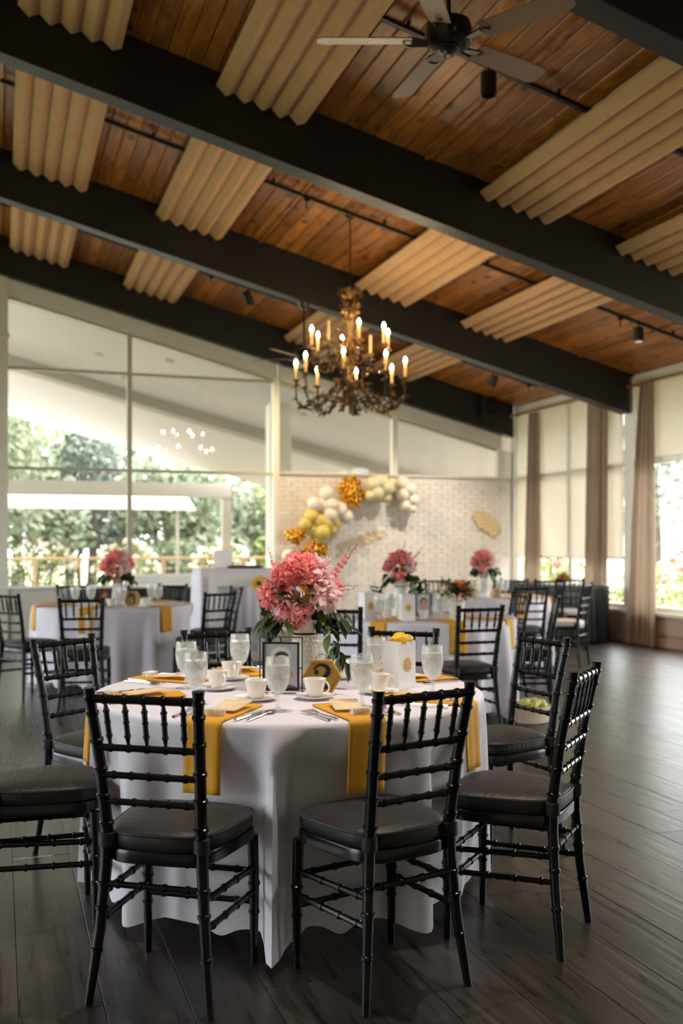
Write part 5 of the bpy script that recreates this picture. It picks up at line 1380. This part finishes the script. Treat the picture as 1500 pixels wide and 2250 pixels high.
for k in range(44):
    a = qq.uniform(0, 6.28); rr = qq.uniform(.06, .46); z = 2.74 + rr * .12
    b = Vector((rr * math.cos(a), rr * math.sin(a), z + .06)); leaf_bit(mb, b, (math.cos(a) * .5, math.sin(a) * .5, -1), qq.uniform(.05, .09), .013)
    mb.tube([b, b + Vector((-math.cos(a) * .06, -math.sin(a) * .06, .05)), Vector((rr * .4 * math.cos(a), rr * .4 * math.sin(a), 2.86))], .004, 5)
mb.build('bottom_sprays', M['antique_dark'], ch)

# ------------------------------------------------------------------ curtains, rods, shades
def curtain(yt0, yt1, yb0, yb1, x, zt, zb_, n, amp, label, seed=0):
    r = empty('curtain', (x, (yb0 + yb1) / 2, 0)); tag(r, label, 'curtain', 'taupe curtains')
    mb = MB(); rows, cols = 14, n * 10; vs_ = []; q = random.Random(seed); ph_ = [q.uniform(0, 6) for _ in range(3)]
    ym = (yb0 + yb1) / 2
    for i in range(rows + 1):
        s = i / rows; z = zt + (zb_ - zt) * s; e = s ** .75
        ya, yb_ = yt0 + (yb0 - yt0) * e, yt1 + (yb1 - yt1) * e
        for k in range(cols + 1):
            u = k / cols; yy = ya + (yb_ - ya) * u + .012 * math.sin(u * 9 + ph_[0])
            xx = -amp * (.55 + .45 * s) * (1 + math.sin(2 * PI * n * u + .5 * math.sin(u * 7 + ph_[1]) + .4 * s)) * (.8 + .2 * math.sin(u * 5 + ph_[2]))
            vs_.append((xx, yy - ym, z))
    fs = [(i * (cols + 1) + k, i * (cols + 1) + k + 1, (i + 1) * (cols + 1) + k + 1, (i + 1) * (cols + 1) + k) for i in range(rows) for k in range(cols)]
    MB().add(vs_, fs).build('curtain_cloth', M['taupe'], r, angle=1.5)
    hd_ = MB()
    for k in range(n + 1):
        yy = yt0 + (yt1 - yt0) * k / n - ym
        hd_.tube([(-amp + .026 * math.cos(2 * PI * j / 12), yy, zt + .02 + .026 * math.sin(2 * PI * j / 12)) for j in range(12)], .005, 5, closed=True)
    hd_.build('rings', M['rail_wood'], r)
    return r
curtain(14.02, 14.30, 13.93, 14.42, RX - .03, 3.47, .012, 4, .075, 'taupe curtain beside the brick wall corner', 1)
curtain(12.12, 12.62, 12.08, 12.66, RX - .03, 3.47, .012, 5, .080, 'taupe curtain rising behind the dark satin table', 2)
curtain(11.06, 11.34, 10.93, 11.62, RX - .03, 3.50, .012, 5, .085, 'taupe curtain spreading to the floor beside the big clear window', 3)
for (a, b, lb) in ((11.85, 14.85, 'behind the brick wall corner curtain'), (8.45, 11.55, 'over the big clear window')):
    r = empty('curtain_rod', (RX - .105, (a + b) / 2, 3.50)); tag(r, 'brown wooden curtain rod ' + lb, 'curtain rod', 'curtain rods')
    MB().tube([(0, -(b - a) / 2, 0), (0, (b - a) / 2, 0)], .018, 10).build('rod', M['ceil'], r)
    for e in (-1, 1):
        MB().ball((0, e * (b - a) / 2, 0), .032, 12, 8).build('finial', M['ceil'], r); MB().box(0, .105, e * ((b - a) / 2 - .1) - .01, e * ((b - a) / 2 - .1) + .01, -.012, .012).build('bracket', M['ceil'], r, smooth=False)
def shade(y0, y1, z0, label):
    r = empty('roller_shade', (RX + .012, (y0 + y1) / 2, 0)); tag(r, label, 'roller shade', 'cream roller shades'); h = (y1 - y0) / 2
    MB().box(-.0015, .0015, -h, h, z0, ZT - .05).build('shade_cloth', M['shade'], r, smooth=False)
    MB().box(-.008, .008, -h, h, z0 - .022, z0).build('hem_bar', M['trim'], r, smooth=False, bevel=.003)
    MB().tube([(.0, -h, ZT - .04), (.0, h, ZT - .04)], .022, 10).build('roller', M['trim'], r)
shade(12.40, 14.86, 1.16, 'wide cream roller shade drawn low beside the brick wall corner'); shade(11.84, 12.36, 1.16, 'narrow cream roller shade drawn low between two curtains'); shade(8.46, 11.56, 2.50, 'cream roller shade drawn only over the upper panes')

# ------------------------------------------------------------------ balloon garland and honeycomb on the brick wall
def balloon(px, py, rpx, mat, y, label, group, nm='balloon', nm2=False):
    p = wallp(px, py, y); rr = rpx * (p.dot(FW)) / FPX
    if nm2: p = wallp(px, py, EY - .012 - rr * 1.05)
    r = empty(nm, p)
    MB().lathe([(0, -1.12 * rr), (.10 * rr, -1.10 * rr), (.05 * rr, -1.02 * rr), (.25 * rr, -.95 * rr)] + [(rr * math.cos(a), rr * 1.04 * math.sin(a)) for a in [R(-70 + 160 * k / 9) for k in range(9)]] + [(0, rr * 1.04)], 16).build('balloon_skin', M[mat], r, angle=1.3)
    qb = random.Random(px * 7 + py); r.rotation_euler = (qb.uniform(-.6, .9), qb.uniform(-.6, .6), 0)
    return tag(r, label, 'balloon', group)
qb = random.Random(8)
for (px, py, rp) in ((718, 1086, 18), (690, 1108, 17), (705, 1112, 16), (728, 1112, 18), (745, 1122, 20), (762, 1136, 15), (726, 1132, 17), (634, 1222, 16)):
    balloon(px, py, rp, 'balloon_white', EY - .16 - qb.uniform(0, .1), 'big white balloon at the bend of the garland' if px > 650 else 'white balloon at the foot of the garland behind the bouquet', 'white balloons', nm2=px < 650)
for (px, py, rp) in ((684, 1134, 17), (700, 1146, 18), (716, 1150, 17), (672, 1152, 15), (690, 1162, 17), (708, 1170, 18), (726, 1164, 16), (736, 1150, 13), (698, 1184, 14)):
    balloon(px, py, rp, 'balloon_yellow', EY - .18 - qb.uniform(0, .12), 'yellow balloon in the lower sweep of the garland', 'yellow balloons')
for (px, py, rp) in ((820, 1064, 17), (838, 1060, 18), (852, 1072, 15), (828, 1084, 17), (846, 1092, 14), (812, 1090, 12), (860, 1060, 10)):
    balloon(px, py, rp, 'balloon_cream', EY - .16 - qb.uniform(0, .1), 'pale lemon balloon at the top end of the garland', 'pale lemon balloons')
for (px, py, rp) in ((884, 1062, 15), (900, 1076, 16), (885, 1088, 15), (908, 1098, 14), (890, 1112, 13), (905, 1118, 10)):
    balloon(px, py, rp, 'balloon_white', EY - .14 - qb.uniform(0, .06), 'white balloon at the fading end of the garland', 'end balloons')
for (cxp, cyp, sx, sy, n_, lb) in ((773, 1080, 27, 34, 26, 'small chrome gold balloon in the cluster at the top of the wall'), (648, 1178, 20, 16, 14, 'small chrome gold balloon in the cluster low on the wall'), (694, 1206, 26, 16, 18, 'small chrome gold balloon in the lowest cluster behind the bouquet')):
    for k in range(n_):
        a = k * 2.39996; rr = math.sqrt((k + .5) / n_)
        balloon(round(cxp + sx * rr * math.cos(a), 1), round(cyp + sy * rr * math.sin(a), 1), qb.uniform(6, 8), 'balloon_gold', EY - .16 - (1 - rr) * .14, lb, lb[6:] + 's')
# honeycomb of hexagon cells
r0 = wallp(1068, 1150, EY - .0); hc = empty('honeycomb_decoration', (r0.x, EY - .01, r0.z)); tag(hc, 'wooden honeycomb decoration of hexagon cells on the brick wall', 'wall decoration')
cell = .0355 * 2; hxr = cell / math.sqrt(3)
hp = None
rows_ = ((0, 0, 3), (1, -.5, 5), (2, 0, 6), (3, .5, 6), (4, 1, 6), (5, 2.5, 4), (6, 4, 2))
for (row, st, n_) in rows_:
    for k in range(n_):
        xx = (st + k - 2.8) * cell; zz = (3 - row) * cell * .866
        if hp is None:
            a = [(hxr * .98 * math.sin(R(60 * j)), 0, hxr * .98 * math.cos(R(60 * j))) for j in range(6)]; b = [(p_[0] * .32, 0, p_[2] * .32) for p_ in a]
            vs_ = a + b + [(p_[0], -.016, p_[2]) for p_ in a] + [(p_[0], -.022, p_[2]) for p_ in b]; fs = []
            for j in range(6):
                m_ = (j + 1) % 6; fs += [(12 + j, 12 + m_, 18 + m_, 18 + j), (j, m_, 12 + m_, 12 + j), (6 + j, 18 + j, 18 + m_, 6 + m_)]
            hp = MB().add(vs_, fs).build('hexagon_cell', M['card'], hc, smooth=False); hp.location = (xx, 0, zz)
        else: dup(hp, hc, (xx, 0, zz))
# faint gold script stroke on the wall
sc_ = MB(); pr = None; pts = []
for k in range(90):
    t_ = k / 89; px = 742 + 96 * t_ + 9 * math.sin(t_ * 40); py = 1208 - 40 * t_ + 13 * math.sin(t_ * 40 + 1.3) * (1 - .3 * t_)
    p = wallp(px, py, EY - .012); pts.append(p)
tag(sc_.tube(pts, .010, 6).build('wall_script', M['card'], None), 'faint gold script scrolled on the brick wall', 'wall script')

# ------------------------------------------------------------------ planting outside
def leaves_mb(mb, c, rad, n, size, q, flat=1.0):
    c = Vector(c)
    for k in range(n):
        d = Vector((q.gauss(0, 1), q.gauss(0, 1), q.gauss(0, 1))).normalized() * (q.random() ** .35)
        p = c + Vector((d.x * rad[0], d.y * rad[1], d.z * rad[2]))
        u = Vector((q.uniform(-1, 1), q.uniform(-1, 1), q.uniform(-1, 1))).normalized(); v = u.orthogonal().normalized(); L = size * q.uniform(.6, 1.3)
        mb.add([p - u * L * .5, p + v * L * .3, p + u * L * .5, p - v * L * .3], [(0, 1, 2, 3)])
def tree(x, y, h, w, mat, seed, label, group, n=1500, leaf=.24, low=.25):
    q = random.Random(seed); r = empty('tree', (x, y, -.12)); tag(r, label, 'tree', group)
    MB().tube([(0, 0, 0), (.05, .03, h * .3), (-.03, .02, h * .55), (.04, 0, h * .8)], [.16, .12, .08, .03], 8).build('trunk', M['bark'], r)
    mb = MB(); cl = 14
    for k in range(cl):
        a = q.uniform(0, 6.28); e = q.random()
        leaves_mb(mb, (w * .62 * math.cos(a) * (1 - .35 * e), w * .62 * math.sin(a) * (1 - .35 * e), h * (low + (1 - low) * (.15 + .75 * e))), (w * .42, w * .42, h * .16), n // cl, leaf, q)
    mb.build('crown', mat, r, smooth=False)
    return r
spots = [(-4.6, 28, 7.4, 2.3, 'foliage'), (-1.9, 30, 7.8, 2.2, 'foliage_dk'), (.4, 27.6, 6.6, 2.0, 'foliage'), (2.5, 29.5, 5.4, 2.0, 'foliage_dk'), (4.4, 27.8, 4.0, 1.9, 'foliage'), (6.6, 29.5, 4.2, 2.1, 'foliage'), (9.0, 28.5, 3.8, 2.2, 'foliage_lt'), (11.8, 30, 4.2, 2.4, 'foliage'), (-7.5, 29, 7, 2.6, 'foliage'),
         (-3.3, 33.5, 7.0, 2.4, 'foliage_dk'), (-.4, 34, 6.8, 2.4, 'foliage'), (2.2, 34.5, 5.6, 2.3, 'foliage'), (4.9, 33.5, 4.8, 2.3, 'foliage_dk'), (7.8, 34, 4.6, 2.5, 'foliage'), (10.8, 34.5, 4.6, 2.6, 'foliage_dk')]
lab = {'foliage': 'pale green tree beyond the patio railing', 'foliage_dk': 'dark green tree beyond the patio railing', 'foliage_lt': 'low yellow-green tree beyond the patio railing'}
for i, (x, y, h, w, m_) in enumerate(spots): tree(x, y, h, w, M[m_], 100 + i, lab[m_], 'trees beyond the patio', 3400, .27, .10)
for i, (x, y, h, w, m_) in enumerate(((17, 9.5, 6, 2.6, 'foliage_dk'), (17.5, 13.5, 6.5, 2.8, 'foliage_dk'), (16.5, 18, 6, 2.6, 'foliage'), (18, 23, 6.5, 3, 'foliage_dk'), (15.5, 4.5, 6, 2.6, 'foliage'), (20, 27, 6, 3, 'foliage'))):
    tree(x, y, h, w, M[m_], 200 + i, 'dark grey-green tree behind the flowering shrubs' if m_ == 'foliage_dk' else 'lighter tree behind the flowering shrubs', 'trees beside the hall', 2000)
def shrub(x, y, h, w, seed, kind, label, group):
    q = random.Random(seed); r = empty('flowering_shrub', (x, y, -.12)); tag(r, label, 'shrub', group)
    st = MB()
    for k in range(6): a = q.uniform(0, 6.28); st.tube([(0, 0, 0), (w * .5 * math.cos(a), w * .5 * math.sin(a), h * .7)], [.02, .008], 5)
    st.build('stems', M['bark'], r)
    mb = MB(); leaves_mb(mb, (0, 0, h * .55), (w, w, h * .5), 700, .11, q); mb.build('leaves', M['foliage_lt'], r, smooth=False)
    fb = MB()
    for k in range(60):
        d = Vector((q.gauss(0, 1), q.gauss(0, 1), abs(q.gauss(0, 1)))).normalized(); fb.ball((d.x * w, d.y * w, h * .55 + d.z * h * .5), q.uniform(.035, .065), 6, 4)
    fb.build('blossoms', M[kind], r)
q = random.Random(44)
for i in range(11):
    y = 8.4 + i * 1.3; k = 'blossom_pink' if i % 3 == 1 else 'blossom'
    shrub(11.0 + q.uniform(-.5, .9), y, q.uniform(1.1, 1.9), q.uniform(.55, .75), 300 + i, k, 'flowering shrub with %s blossoms outside the side windows' % ('pink' if i % 3 == 1 else 'white'), 'shrubs outside the side windows')
for i, (x, y) in enumerate(((-3.2, 24.2), (-1.2, 24.6), (.9, 24.1), (2.9, 24.6), (5.2, 24.3), (7.2, 24.4))):
    shrub(x, y, 1.5, .8, 400 + i, 'blossom', 'leafy shrub just beyond the patio railing', 'shrubs beyond the railing')
# patio sofa and table seen low through the end windows
sfa = empty('patio_sofa', (3.15, 18.6, -.02), .1); tag(sfa, 'pale outdoor sofa on the patio', 'sofa')
MB().box(-.95, .95, -.4, .4, .12, .42).build('seat_base', M['sofa'], sfa, smooth=False, bevel=.03); MB().box(-.95, .95, .26, .42, .42, .82).build('backrest', M['sofa'], sfa, smooth=False, bevel=.04)
for e in (-1, 1):
    MB().box(e * .95 - .09, e * .95 + .09, -.4, .42, .12, .62).build('armrest', M['sofa'], sfa, smooth=False, bevel=.03)
    for d in (-.33, .33): MB().tube([(e * .85, d, 0), (e * .85, d, .14)], .02, 8).build('leg', M['black_metal'], sfa)
